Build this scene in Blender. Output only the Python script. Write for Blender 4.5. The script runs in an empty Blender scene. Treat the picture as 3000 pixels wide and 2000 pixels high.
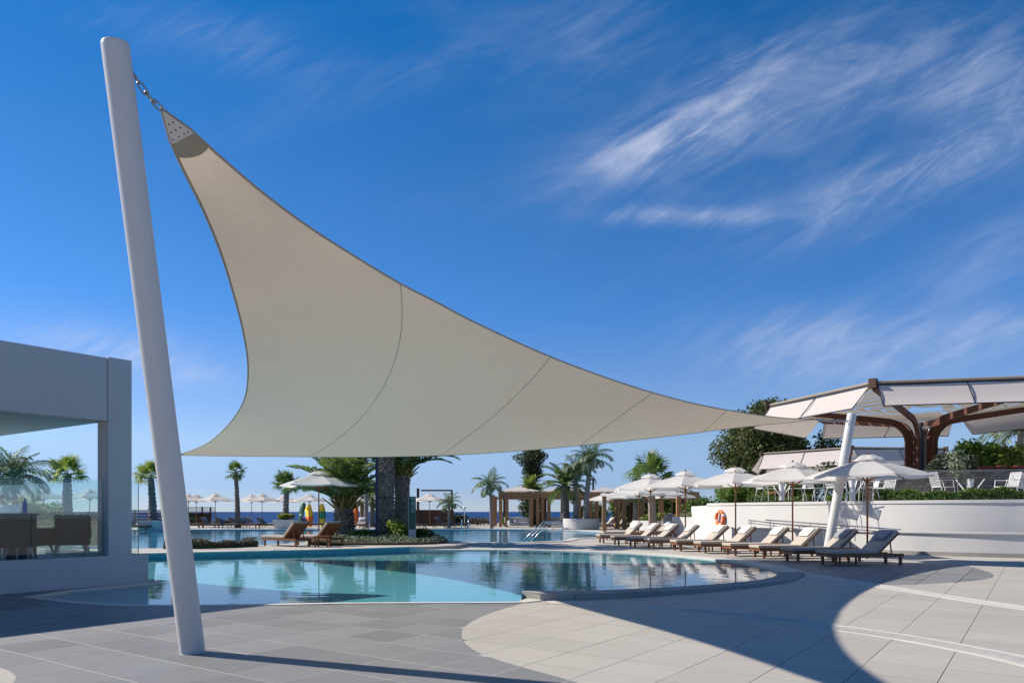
import bpy, math, random
import numpy as np
from mathutils import Vector, Matrix, geometry

random.seed(7); np.random.seed(7)
R = math.radians
S = bpy.context.scene
COL = S.collection
F, H, HZ = 2200.0, 1.33, 1498.0          # focal length in px of the 3000 px photograph, eye height, horizon row

# ------------------------------------------------------------------ camera
cam_d = bpy.data.cameras.new('camera'); cam = bpy.data.objects.new('camera', cam_d); COL.objects.link(cam)
cam.location = (0, 0, H); cam.rotation_euler = (R(90), 0, 0)
cam_d.sensor_width = 36; cam_d.lens = 36 * F / 3000; cam_d.shift_y = (HZ - 1000) / 3000
cam_d.clip_start = .05; cam_d.clip_end = 60000
S.camera = cam

# ------------------------------------------------------------------ sun and sky
SUN_EL = R(38.9); SHX, SHY = .965, -.262      # direction in which shadows fall on the ground
sun_d = bpy.data.lights.new('sun', 'SUN'); sun = bpy.data.objects.new('sun', sun_d); COL.objects.link(sun)
sun_d.energy = 5.0; sun_d.angle = R(.53); sun_d.color = (1, .92, .81)
sun.rotation_euler = Vector((SHX * math.cos(SUN_EL), SHY * math.cos(SUN_EL), -math.sin(SUN_EL))).to_track_quat('-Z', 'Y').to_euler()
sun.location = (-30, 10, 30)

W = bpy.data.worlds.new('World'); S.world = W; W.use_nodes = True
def build_world():
    nt = W.node_tree; nt.nodes.clear(); N = nt.nodes.new; L = nt.links.new
    def math_(op, a, b=None, clamp=False):
        n = N('ShaderNodeMath'); n.operation = op; n.use_clamp = clamp
        for i, v in enumerate((a, b)):
            if v is None: continue
            if isinstance(v, (int, float)): n.inputs[i].default_value = v
            else: L(v, n.inputs[i])
        return n.outputs[0]
    out = N('ShaderNodeOutputWorld'); bg = N('ShaderNodeBackground'); bg.inputs[1].default_value = .073
    sky = N('ShaderNodeTexSky'); sky.sky_type = 'NISHITA'; sky.sun_disc = False
    sky.sun_elevation = SUN_EL; sky.sun_rotation = math.atan2(-SHX, -SHY)
    sky.air_density = .8; sky.dust_density = 0; sky.ozone_density = 6; sky.altitude = 0
    tc = N('ShaderNodeTexCoord'); sep = N('ShaderNodeSeparateXYZ'); L(tc.outputs['Generated'], sep.inputs[0])
    zz = math_('MAXIMUM', sep.outputs[2], .03)
    ramp = N('ShaderNodeValToRGB'); el = ramp.color_ramp.elements                 # colour of clean dry air, halved
    stops = [(0, (.37, .40, .56)), (.035, (.40, .42, .56)), (.09, (.62, .58, .60)), (.16, (.54, .58, .66)), (.25, (.31, .55, .72)), (.40, (.22, .53, .70)), (.55, (.06, .50, .72)), (1, (.06, .49, .7))]
    while len(el) < len(stops): el.new(.5)
    for e, (p, c) in zip(el, stops): e.position = p; e.color = (*c, 1)
    L(zz, ramp.inputs[0])
    dbl = N('ShaderNodeVectorMath'); dbl.operation = 'SCALE'; dbl.inputs['Scale'].default_value = 2.0; L(ramp.outputs[0], dbl.inputs[0])
    hsv = N('ShaderNodeVectorMath'); hsv.operation = 'MULTIPLY'; L(sky.outputs[0], hsv.inputs[0]); L(dbl.outputs[0], hsv.inputs[1])
    # cirrus: noise on a high flat layer of air, drawn out along the wind
    com = N('ShaderNodeCombineXYZ')
    yy = math_('MAXIMUM', math_('ABSOLUTE', sep.outputs[1]), .2)
    L(math_('DIVIDE', sep.outputs[0], yy), com.inputs[0]); L(math_('DIVIDE', sep.outputs[2], yy), com.inputs[1])
    def layer(rot, scale, nscale, detail, dist, lo, hi, off):
        rt = N('ShaderNodeMapping'); rt.inputs['Rotation'].default_value = (0, 0, R(rot)); L(com.outputs[0], rt.inputs[0])
        mp = N('ShaderNodeMapping'); mp.inputs['Scale'].default_value = scale; mp.inputs['Location'].default_value = off
        L(rt.outputs[0], mp.inputs[0])
        nz = N('ShaderNodeTexNoise'); nz.inputs['Scale'].default_value = nscale; nz.inputs['Detail'].default_value = detail
        nz.inputs['Roughness'].default_value = .62; nz.inputs['Distortion'].default_value = dist
        L(mp.outputs[0], nz.inputs['Vector'])
        mr = N('ShaderNodeMapRange'); mr.interpolation_type = 'SMOOTHSTEP'
        mr.inputs['From Min'].default_value = lo; mr.inputs['From Max'].default_value = hi
        L(nz.outputs[0], mr.inputs[0]); return mr.outputs[0]
    streak = layer(-26, (1.6, 4.2, 1), 1.6, 10, 1.2, .42, .80, (3.1, 1.7, 0))
    broad = layer(-20, (1.0, 1.6, 1), 1.1, 5, .6, .43, .72, (7.3, 2.2, 0))
    # where the wisps of cirrus hang: soft patches given by direction (px in the photograph)
    def patch(px, py, wx, wy, tilt, gain):
        d = Vector(((px - 1500) / F, 1, (HZ - py) / F))
        a = math_('DIVIDE', sep.outputs[0], math_('MAXIMUM', sep.outputs[1], .05)); b = math_('DIVIDE', sep.outputs[2], math_('MAXIMUM', sep.outputs[1], .05))
        da = math_('SUBTRACT', a, d.x); db = math_('SUBTRACT', b, d.z)
        c, s = math.cos(R(tilt)), math.sin(R(tilt))
        u = math_('ADD', math_('MULTIPLY', da, c * F / wx), math_('MULTIPLY', db, s * F / wx))
        v = math_('ADD', math_('MULTIPLY', da, -s * F / wy), math_('MULTIPLY', db, c * F / wy))
        r2 = math_('ADD', math_('MULTIPLY', u, u), math_('MULTIPLY', v, v))
        g = math_('MULTIPLY', math_('EXPONENT', math_('MULTIPLY', r2, -1.0)), gain)
        return math_('MULTIPLY', g, math_('GREATER_THAN', sep.outputs[1], .05))
    acc = None
    for p in [(1960, 415, 330, 62, 20, 1.25), (2130, 300, 300, 130, 28, .75), (2400, 250, 380, 150, 24, .55), (2020, 632, 210, 26, 0, 1.25), (2650, 500, 460, 60, 20, .95), (2880, 280, 200, 240, 60, .85),
              (2560, 620, 300, 60, 24, .5), (2720, 1010, 420, 70, 10, 1.0), (2300, 985, 260, 60, 10, .6), (280, 1010, 260, 60, -8, 1.2), (560, 1095, 200, 36, -5, .6), (620, 120, 330, 80, -14, .42), (2300, 960, 300, 90, 0, .3), (1750, 120, 260, 120, 30, .3),
              (1100, 250, 500, 60, 20, .22), (700, 1290, 700, 50, 0, .35), (2900, 760, 240, 120, 30, .35)]:
        g = patch(*p); acc = g if acc is None else math_('ADD', acc, g)
    fine = layer(-30, (1.5, 6.5, 1), 3.2, 12, 1.6, .36, .78, (1.3, 4.1, 0))
    dens = math_('MULTIPLY', acc, math_('ADD', math_('MULTIPLY', fine, .48), math_('ADD', math_('MULTIPLY', streak, .38), .09)))
    dens = math_('ADD', dens, math_('MULTIPLY', math_('MULTIPLY', streak, broad), .12))
    up = N('ShaderNodeMapRange'); up.inputs['From Min'].default_value = .0; up.inputs['From Max'].default_value = .06; L(sep.outputs[2], up.inputs[0])
    dens = math_('MULTIPLY', math_('MULTIPLY', dens, .72), up.outputs[0]); dens = math_('MINIMUM', dens, .8)
    mix = N('ShaderNodeMixRGB'); mix.inputs[2].default_value = (6.6, 7.1, 8.6, 1)
    L(dens, mix.inputs[0]); L(hsv.outputs[0], mix.inputs[1])
    L(mix.outputs[0], bg.inputs[0]); L(bg.outputs[0], out.inputs[0])
build_world()
S.view_settings.view_transform = 'Standard'; S.view_settings.look = 'None'; S.view_settings.gamma = 1; S.view_settings.use_curve_mapping = False
S.view_settings.exposure = 0.45
S.cycles.max_bounces = 10; S.cycles.transparent_max_bounces = 24; S.cycles.diffuse_bounces = 5; S.cycles.glossy_bounces = 5
S.cycles.caustics_reflective = False; S.cycles.caustics_refractive = False

# ------------------------------------------------------------------ materials
MATS = {}
def mat(name, col, rough=.6, var=.10, scale=6, bump=0, bscale=60, metal=0, rnd=0, island=0, spec=.4, trans=0, tcol=None, stretch=None, col2=None, piece=False, stain=0, sscale=.5, sstretch=(1, 1, 1)):
    if name in MATS: return MATS[name]
    m = bpy.data.materials.new(name); m.use_nodes = True; nt = m.node_tree; N = nt.nodes.new; L = nt.links.new
    b = nt.nodes['Principled BSDF']; b.inputs['Roughness'].default_value = rough; b.inputs['Metallic'].default_value = metal
    b.inputs['Specular IOR Level'].default_value = spec
    tc = N('ShaderNodeTexCoord'); vec = tc.outputs['Object']
    if piece:
        oi_ = N('ShaderNodeObjectInfo'); va = N('ShaderNodeVectorMath'); va.operation = 'ADD'; L(vec, va.inputs[0])
        vm = N('ShaderNodeVectorMath'); vm.operation = 'SCALE'; vm.inputs[0].default_value = (91, 57, 13); L(oi_.outputs['Random'], vm.inputs['Scale']); L(vm.outputs[0], va.inputs[1]); vec = va.outputs[0]
    if stretch:
        mp = N('ShaderNodeMapping'); mp.inputs['Scale'].default_value = stretch; L(vec, mp.inputs[0]); vec = mp.outputs[0]
    nz = N('ShaderNodeTexNoise'); nz.inputs['Scale'].default_value = scale; nz.inputs['Detail'].default_value = 6; nz.inputs['Roughness'].default_value = .65; L(vec, nz.inputs['Vector'])
    val = nz.outputs[0]
    def M(op, a, c):
        n = N('ShaderNodeMath'); n.operation = op
        for i, v in enumerate((a, c)):
            if isinstance(v, (int, float)): n.inputs[i].default_value = v
            else: L(v, n.inputs[i])
        return n.outputs[0]
    f = M('ADD', M('MULTIPLY', M('SUBTRACT', val, .5), var * 4), 1.0)
    if stain:
        gp_ = N('ShaderNodeNewGeometry'); mp2 = N('ShaderNodeMapping'); mp2.inputs['Scale'].default_value = sstretch; L(gp_.outputs['Position'], mp2.inputs[0])
        n3 = N('ShaderNodeTexNoise'); n3.inputs['Scale'].default_value = sscale; n3.inputs['Detail'].default_value = 8; n3.inputs['Roughness'].default_value = .7; L(mp2.outputs[0], n3.inputs['Vector'])
        f = M('MULTIPLY', f, M('ADD', M('MULTIPLY', M('SUBTRACT', n3.outputs[0], .5), stain * 4), 1.0))
    if rnd:
        oi = N('ShaderNodeObjectInfo'); f = M('MULTIPLY', f, M('ADD', M('MULTIPLY', M('SUBTRACT', oi.outputs['Random'], .5), rnd * 2), 1.0))
    if island:
        g = N('ShaderNodeNewGeometry'); f = M('MULTIPLY', f, M('ADD', M('MULTIPLY', M('SUBTRACT', g.outputs['Random Per Island'], .5), island * 2), 1.0))
    rgb = N('ShaderNodeVectorMath'); rgb.operation = 'SCALE'
    if col2 is not None:
        mx = N('ShaderNodeMixRGB'); mx.inputs[1].default_value = (*col, 1); mx.inputs[2].default_value = (*col2, 1)
        if island: L(g.outputs['Random Per Island'], mx.inputs[0])
        else: L(val, mx.inputs[0])
        L(mx.outputs[0], rgb.inputs[0])
    else: rgb.inputs[0].default_value = col
    L(f, rgb.inputs['Scale']); L(rgb.outputs[0], b.inputs['Base Color'])
    if bump:
        n2 = N('ShaderNodeTexNoise'); n2.inputs['Scale'].default_value = bscale; n2.inputs['Detail'].default_value = 5; L(vec, n2.inputs['Vector'])
        bp = N('ShaderNodeBump'); bp.inputs['Strength'].default_value = bump; bp.inputs['Distance'].default_value = .02; L(n2.outputs[0], bp.inputs['Height']); L(bp.outputs[0], b.inputs['Normal'])
    if trans:
        out = nt.nodes['Material Output']; t = N('ShaderNodeBsdfTranslucent'); ms = N('ShaderNodeMixShader'); ms.inputs[0].default_value = trans
        if tcol: t.inputs[0].default_value = (*tcol, 1)
        else: L(rgb.outputs[0], t.inputs[0])
        L(b.outputs[0], ms.inputs[1]); L(t.outputs[0], ms.inputs[2]); L(ms.outputs[0], out.inputs[0])
    MATS[name] = m; return m

def glassy(name, tint, ior, rough=0.0, bump=0, bscale=(2, 2), bdist=.02, deep=None):
    m = bpy.data.materials.new(name); m.use_nodes = True; nt = m.node_tree; nt.nodes.clear(); N = nt.nodes.new; L = nt.links.new
    out = N('ShaderNodeOutputMaterial'); mix = N('ShaderNodeMixShader'); tr = N('ShaderNodeBsdfTransparent'); gl = N('ShaderNodeBsdfGlossy'); geo = N('ShaderNodeNewGeometry'); dot = N('ShaderNodeVectorMath'); dot.operation = 'DOT_PRODUCT'
    tr.inputs[0].default_value = (*tint, 1); gl.inputs['Roughness'].default_value = rough
    L(geo.outputs['Incoming'], dot.inputs[0]); L(geo.outputs['Normal'], dot.inputs[1]); r0 = ((ior - 1) / (ior + 1)) ** 2
    def M(op, a, c=None):
        n = N('ShaderNodeMath'); n.operation = op; n.use_clamp = op == 'ADD'
        for i, v in enumerate((a, c)):
            if v is None: continue
            if isinstance(v, (int, float)): n.inputs[i].default_value = v
            else: L(v, n.inputs[i])
        return n.outputs[0]
    fac = M('ADD', M('MULTIPLY', M('POWER', M('SUBTRACT', 1.0, M('ABSOLUTE', dot.outputs['Value'])), 5.0), 1 - r0), r0)      # Schlick reflectance, the same from both sides
    if bump:
        tc = N('ShaderNodeTexCoord'); hsum = None
        for sc, det, off, amp in bump:
            mp = N('ShaderNodeMapping'); mp.inputs['Scale'].default_value = (sc * bscale[0], sc * bscale[1], 1); mp.inputs['Location'].default_value = (off, off * .7, 0); mp.inputs['Rotation'].default_value = (0, 0, off * .1)
            L(tc.outputs['Object'], mp.inputs[0]); nz = N('ShaderNodeTexNoise'); nz.inputs['Scale'].default_value = 1; nz.inputs['Detail'].default_value = det; nz.inputs['Distortion'].default_value = .4
            L(mp.outputs[0], nz.inputs['Vector'])
            a = N('ShaderNodeMath'); a.operation = 'MULTIPLY'; a.inputs[1].default_value = amp; L(nz.outputs[0], a.inputs[0])
            if hsum is None: hsum = a.outputs[0]
            else:
                b = N('ShaderNodeMath'); b.operation = 'ADD'; L(hsum, b.inputs[0]); L(a.outputs[0], b.inputs[1]); hsum = b.outputs[0]
        bp = N('ShaderNodeBump'); bp.inputs['Strength'].default_value = 1; bp.inputs['Distance'].default_value = bdist; L(hsum, bp.inputs['Height'])
        L(bp.outputs[0], gl.inputs['Normal']); L(bp.outputs[0], dot.inputs[1])
    L(fac, mix.inputs[0]); L(tr.outputs[0], mix.inputs[1]); L(gl.outputs[0], mix.inputs[2]); L(mix.outputs[0], out.inputs[0])
    MATS[name] = m; return m

m_white = mat('white_render', (0.57, 0.555, 0.535), .85, .02, 3, .15, 90, stain=.035, sscale=1.2, sstretch=(1, 1, .18))
m_wallgrey = mat('painted_render', (0.44, 0.45, 0.465), .85, .025, 2, .15, 90, stain=.03, sscale=1.2, sstretch=(1, 1, .2))
m_mast = mat('painted_steel', (0.52, 0.51, 0.5), .38, .02, 4, 0, spec=.5, stain=.03, sscale=2.5, sstretch=(1, 1, .3))
m_steel = mat('galvanised_steel', (.30, .31, .33), .35, .15, 20, metal=.9)
m_inox = mat('stainless_steel', (.62, .63, .64), .22, .05, 20, metal=1)
m_darkmetal = mat('dark_metal', (.022, .026, .035), .45, .1, 10)
m_sail = mat('sail_fabric', (.455, .42, .37), .9, .17, 3.0, .5, 60, trans=.31, tcol=(.60, .495, .38), stretch=(7, 7, .45), stain=.035, sscale=.6)
m_sailpatch = mat('sail_patch_fabric', (.36, .325, .27), .85, .05, 3, trans=.12, tcol=(.5, .43, .33))
m_seam = mat('seam_thread', (0.34, 0.3, 0.25), .85, .05, 3)
m_plate = mat('corner_plate', (.55, .54, .56), .5, .05, 9)
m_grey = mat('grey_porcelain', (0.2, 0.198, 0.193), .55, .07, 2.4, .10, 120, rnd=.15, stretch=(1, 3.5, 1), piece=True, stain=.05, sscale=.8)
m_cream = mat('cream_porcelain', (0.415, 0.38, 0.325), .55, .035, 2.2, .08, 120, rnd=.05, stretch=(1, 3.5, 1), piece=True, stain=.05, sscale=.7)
m_grout = mat('light_grout', (0.42, 0.41, 0.39), .9, .1, 9)
m_ground = mat('pale_concrete', (0.4, 0.37, 0.325), .85, .08, .6, .1, 40)
m_coping = mat('white_coping', (0.54, 0.51, 0.46), .7, .06, 5, .12, 60, rnd=.05)
m_rim = mat('worn_stone_coping', (0.3, 0.285, 0.26), .8, .14, 4, .3, 30, rnd=.05)
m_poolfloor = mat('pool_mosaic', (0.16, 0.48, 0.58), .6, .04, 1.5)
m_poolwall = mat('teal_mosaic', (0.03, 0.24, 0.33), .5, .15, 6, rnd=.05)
m_farfloor = mat('deep_pool_mosaic', (0.05, 0.37, 0.56), .6, .06, .8)
m_soil = mat('soil', (.07, .05, .035), .95, .25, 6, .5, 20)
m_teak = mat('teak', (0.165, 0.068, 0.024), .5, .22, 14, .15, 40, rnd=.12, stretch=(1, 6, 6))
m_teakpole = mat('teak_pole', (0.23, 0.1, 0.036), .45, .18, 10, rnd=.1, stretch=(5, 5, .6))
m_timber = mat('larch_timber', (.33, .175, .075), .65, .2, 8, .2, 30, rnd=.18, stretch=(4, 4, .5))
m_timberdark = mat('dark_timber', (.085, .042, .022), .65, .2, 8, .2, 30, stretch=(.6, 4, 4))
m_corten = mat('rust_brown_steel', (.105, .034, .017), .55, .18, 5, .1, 30)
m_cushion = mat('taupe_cushion', (0.4, 0.35, 0.295), .9, .05, 12, .25, 300, rnd=.03)
m_cushdark = mat('charcoal_cushion', (.12, .12, .135), .9, .06, 12, .2, 200)
m_pillow = mat('pale_pillow', (0.58, 0.56, 0.53), .9, .04, 16, .3, 160)
m_pillowdark = mat('grey_pillow', (.25, .26, .29), .9, .06, 16, .3, 160)
m_canvas = mat('white_canvas', (0.8, 0.78, 0.75), .9, .02, 5, .12, 120, trans=.5, tcol=(.80, .77, .72))
m_awning = mat('awning_fabric', (0.58, 0.52, 0.49), .9, .03, 4, .1, 160, trans=.22, tcol=(.6, .55, .5))
m_slatfab = mat('roof_strip_fabric', (0.42, 0.35, 0.27), .9, .05, 4, trans=.3, tcol=(.55, .48, .38))
m_wire = mat('white_wire', (.74, .73, .71), .5, .04, 10)
m_stone = mat('rough_stone', (0.22, 0.185, 0.15), .95, .22, 5, .5, 25, island=.28)
m_terra = mat('terracotta', (.23, .07, .04), .8, .15, 6, .2, 30)
m_orange = mat('lifebuoy_orange', (.82, .16, .03), .5, .04, 6)
m_reflect = mat('white_band', (.8, .8, .8), .5, .02, 6)
m_green_sign = mat('dark_green_panel', (.012, .07, .062), .35, .1, 3)
m_letter = mat('pale_lettering', (.42, .55, .53), .6, .03, 5)
m_navy = mat('navy_panel', (.012, .022, .05), .4, .1, 5)
m_leaf_hedge = mat('hedge_leaves', (.035, .075, .016), .6, .2, 3, island=.5, trans=.3, tcol=(.12, .22, .03), col2=(.13, .21, .035))
m_leaf_bright = mat('bright_leaves', (.06, .13, .018), .6, .2, 2, island=.4, trans=.35, tcol=(.20, .32, .04), col2=(.19, .28, .045))
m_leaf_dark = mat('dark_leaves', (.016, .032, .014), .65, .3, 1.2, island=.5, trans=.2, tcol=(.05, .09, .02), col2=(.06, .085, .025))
m_leaf_tree = mat('tree_leaves', (.03, .05, .016), .65, .35, .5, island=.5, trans=.22, tcol=(.12, .16, .03), col2=(.15, .165, .05))
m_leaf_sage = mat('sage_leaves', (.16, .20, .12), .8, .2, 3, island=.4, trans=.2, tcol=(.2, .25, .12), col2=(.30, .33, .22))
m_leaf_dry = mat('dry_shrub_leaves', (.11, .085, .05), .8, .2, 3, island=.4, trans=.15, col2=(.20, .19, .14))
m_leaf_yellow = mat('yellow_green_leaves', (.16, .18, .02), .6, .2, 2, island=.4, trans=.35, tcol=(.4, .4, .05), col2=(.32, .30, .04))
m_grass = mat('ornamental_grass', (.10, .17, .03), .6, .2, 2, island=.4, trans=.35, tcol=(.25, .33, .06), col2=(.30, .33, .08))
m_frond = mat('date_palm_frond', (0.05, 0.1, 0.028), .5, .2, 2, island=.35, rnd=.15, trans=.28, tcol=(.20, .30, .06), col2=(.16, .21, .06))
m_frondfan = mat('fan_palm_frond', (.04, .085, .02), .5, .2, 2, island=.3, rnd=.15, trans=.3, tcol=(.16, .25, .04), col2=(.12, .17, .04))
m_frondgrey = mat('feather_palm_frond', (.06, .10, .045), .5, .2, 2, island=.35, rnd=.12, trans=.28, tcol=(.18, .26, .08), col2=(.15, .20, .10))
m_frondlime = mat('lime_palm_frond', (.10, .16, .022), .5, .2, 2, island=.3, rnd=.12, trans=.35, tcol=(.30, .38, .05), col2=(.20, .26, .05))
m_trunk = mat('palm_trunk', (.115, .095, .078), .95, .35, 7, .9, 22, col2=(.24, .21, .18))
m_trunkstub = mat('old_leaf_bases', (.13, .105, .085), .95, .3, 9, .4, 40, island=.45, col2=(.30, .26, .22))
m_petiole = mat('old_petioles', (.20, .12, .04), .8, .2, 6, island=.4, col2=(.22, .22, .06))
m_trunkpale = mat('pale_palm_trunk', (.24, .21, .185), .95, .2, 5, .6, 20)
m_bark = mat('bark', (.08, .06, .045), .95, .3, 5, .8, 20)
m_wicker = mat('dark_upholstery', (.014, .017, .017), .8, .2, 9, .2, 120)
m_chairleg = mat('pale_chair_leg', (.42, .40, .37), .5, .06, 9)
m_skin = mat('skin', (.42, .25, .18), .55, .05, 9)
m_shirt = mat('light_blue_shirt', (.42, .52, .70), .9, .12, 16, .2, 30)
m_hair = mat('dark_hair', (.035, .022, .016), .7, .2, 20)
m_trouser = mat('dark_trousers', (.04, .045, .06), .9, .1, 9)
m_bluebottle = mat('blue_plastic', (.03, .09, .45), .3, .05, 6)
m_redplastic = mat('yellow_paint', (.70, .52, .03), .4, .1, 6)
m_bgreen = mat('green_paint', (.02, .25, .12), .4, .15, 3)
m_borange = mat('orange_paint', (.75, .17, .02), .4, .1, 3)
m_bblue = mat('blue_paint', (.02, .12, .40), .4, .1, 3)
m_bdark = mat('dark_green_paint', (.02, .09, .06), .4, .1, 3)
m_teal = mat('teal_plastic', (.02, .16, .18), .4, .1, 4)
m_soffit = mat('pale_soffit', (0.34, 0.4, 0.43), .8, .02, 3)
m_slot = mat('dark_recess', (.02, .022, .026), .6, .1, 4)
m_lampglass = mat('lamp_glass', (.75, .76, .78), .3, .02, 4)
m_water = glassy('pool_water', (.86, .975, .985), 1.33, 0, [(1.0, 3, 1, 1.0), (4.2, 2, 9, .22)], (.55, 1.5), .0045)
m_water2 = glassy('far_pool_water', (.72, .94, .98), 1.33, 0, [(.8, 3, 3, 1.0), (3.5, 2, 5, .30)], (.6, 1.3), .022)
m_glass = glassy('balustrade_glass', (.90, .955, .945), 1.45)
m_glassedge = mat('glass_edge', (.03, .12, .11), .2, .05, 4)

# sea
m_sea = mat('sea_water', (0.004, 0.042, 0.15), .7, .2, .02, .5, .2, spec=.12)

# ------------------------------------------------------------------ mesh helpers
class MB:
    def __init__(s): s.v = []; s.f = []
    def add(s, vs, fs):
        o = len(s.v); s.v += [tuple(v) for v in vs]; s.f += [tuple(i + o for i in f) for f in fs]; return s
    def box(s, c, d, M=None):
        x, y, z = (k / 2 for k in d); c = Vector(c)
        vs = [Vector((a * x, b * y, e * z)) for a in (-1, 1) for b in (-1, 1) for e in (-1, 1)]
        vs = [(M @ v if M else v) + c for v in vs]
        return s.add(vs, [(0, 1, 3, 2), (4, 6, 7, 5), (0, 4, 5, 1), (2, 3, 7, 6), (0, 2, 6, 4), (1, 5, 7, 3)])
    def bar(s, a, b, w, h=None, up=(0, 0, 1)):
        a = Vector(a); b = Vector(b); h = h or w; d = (b - a); L = d.length; d.normalize(); up = Vector(up)
        if abs(d.dot(up)) > .98: up = Vector((1, 0, 0))
        r = d.cross(up).normalized(); u = r.cross(d).normalized()
        return s.box((a + b) / 2, (L, w, h), Matrix((d, r, u)).transposed())
    def tube(s, pts, rad, n=8, cap=True, prof=None):
        pts = [Vector(p) for p in pts]; k = len(pts)
        if not hasattr(rad, '__len__'): rad = [rad] * k
        vs = []; prev = None
        for i, p in enumerate(pts):
            t = (pts[min(i + 1, k - 1)] - pts[max(i - 1, 0)]).normalized()
            if prev is None:
                a = Vector((0, 0, 1)) if abs(t.z) < .9 else Vector((1, 0, 0)); x = t.cross(a).normalized()
            else: x = (prev - t * prev.dot(t)).normalized()
            prev = x; y = t.cross(x)
            for j in range(n):
                an = 2 * math.pi * j / n; q = rad[i] * (prof(i, j) if prof else 1)
                vs.append(p + x * math.cos(an) * q + y * math.sin(an) * q)
        fs = [(i * n + j, i * n + (j + 1) % n, (i + 1) * n + (j + 1) % n, (i + 1) * n + j) for i in range(k - 1) for j in range(n)]
        if cap: fs += [tuple(range(n - 1, -1, -1)), tuple(range((k - 1) * n, k * n))]
        return s.add(vs, fs)
    def lathe(s, prof, n=16, c=(0, 0, 0)):
        return s.tube([(c[0], c[1], c[2] + z) for r, z in prof], [max(r, 1e-4) for r, z in prof], n)
    def prism(s, poly, z0, z1):
        n = len(poly); vs = [(p[0], p[1], z0) for p in poly] + [(p[0], p[1], z1) for p in poly]
        tri = geometry.tessellate_polygon([[Vector((p[0], p[1], 0)) for p in poly]])
        ar = sum(poly[i][0] * poly[(i + 1) % n][1] - poly[(i + 1) % n][0] * poly[i][1] for i in range(n))
        fs = []
        for t in tri:
            a, b, c = (poly[i] for i in t); w = (b[0] - a[0]) * (c[1] - a[1]) - (b[1] - a[1]) * (c[0] - a[0])
            t = t if w > 0 else t[::-1]; fs.append(tuple(i + n for i in t)); fs.append(tuple(t[::-1]))
        for i in range(n):
            j = (i + 1) % n; fs.append((i, j, j + n, i + n) if ar > 0 else (j, i, i + n, j + n))
        return s.add(vs, fs)
    def mesh(s, name, m, smooth=False):
        me = bpy.data.meshes.new(name); me.from_pydata(s.v, [], s.f); me.materials.append(m)
        if smooth: me.polygons.foreach_set('use_smooth', [True] * len(me.polygons))
        me.update(); return me
    def build(s, name, m, parent=None, smooth=False, bevel=0):
        o = bpy.data.objects.new(name, s.mesh(name, m, smooth)); COL.objects.link(o)
        if parent: o.parent = parent
        if bevel:
            b = o.modifiers.new('bevel', 'BEVEL'); b.width = bevel; b.segments = 2; b.limit_method = 'ANGLE'
        return o
def inst(name, me, parent=None, M=None):
    o = bpy.data.objects.new(name, me); COL.objects.link(o)
    if parent: o.parent = parent
    if M is not None: o.matrix_basis = M
    return o
def empty(name, loc=(0, 0, 0), rz=0):
    o = bpy.data.objects.new(name, None); COL.objects.link(o); o.location = loc; o.rotation_euler = (0, 0, rz); o.empty_display_size = .2; return o
def tag(o, label=None, cat=None, group=None, kind=None):
    if label: o['label'] = label
    if cat: o['category'] = cat
    if group: o['group'] = group
    if kind: o['kind'] = kind
    return o
def copy_tree(o, parent=None):
    c = o.copy(); COL.objects.link(c); c.parent = parent
    for ch in list(o.children): copy_tree(ch, c)
    return c
def at(x, y, Y): return Vector(((x - 1500) / F * Y, Y, H + (HZ - y) / F * Y))     # photo direction -> point at distance Y
def zat(y, Y): return H + (HZ - y) / F * Y
def gp(x, y, z=0.0):
    Y = (H - z) * F / (y - HZ); return ((x - 1500) / F * Y, Y)
def catmull(P, k=6, closed=True):
    P = [np.array(p, float) for p in P]; n = len(P); out = []
    rng = range(n) if closed else range(n - 1)
    for i in rng:
        if closed: a, b, c, d = P[i - 1], P[i], P[(i + 1) % n], P[(i + 2) % n]
        else: a, b, c, d = P[max(i - 1, 0)], P[i], P[i + 1], P[min(i + 2, n - 1)]
        for t in np.arange(k) / k:
            out.append(.5 * ((2 * b) + (-a + c) * t + (2 * a - 5 * b + 4 * c - d) * t * t + (-a + 3 * b - 3 * c + d) * t ** 3))
    if not closed: out.append(P[-1])
    return out
def inside(p, poly):
    x, y = p[0], p[1]; X = poly[:, 0]; Y = poly[:, 1]; X2 = np.roll(X, -1); Y2 = np.roll(Y, -1)
    c = ((Y > y) != (Y2 > y)); 
    with np.errstate(divide='ignore', invalid='ignore'): xi = X + (y - Y) * (X2 - X) / (Y2 - Y)
    return (np.count_nonzero(c & (x < xi)) % 2) == 1
def sdist(p, poly):                       # signed distance, positive outside
    a = poly; b = np.roll(poly, -1, 0); d = b - a; q = np.array(p[:2]) - a
    t = np.clip((q * d).sum(1) / ((d * d).sum(1) + 1e-12), 0, 1); r = q - d * t[:, None]
    v = math.sqrt((r * r).sum(1).min()); return -v if inside(p, poly) else v
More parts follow.
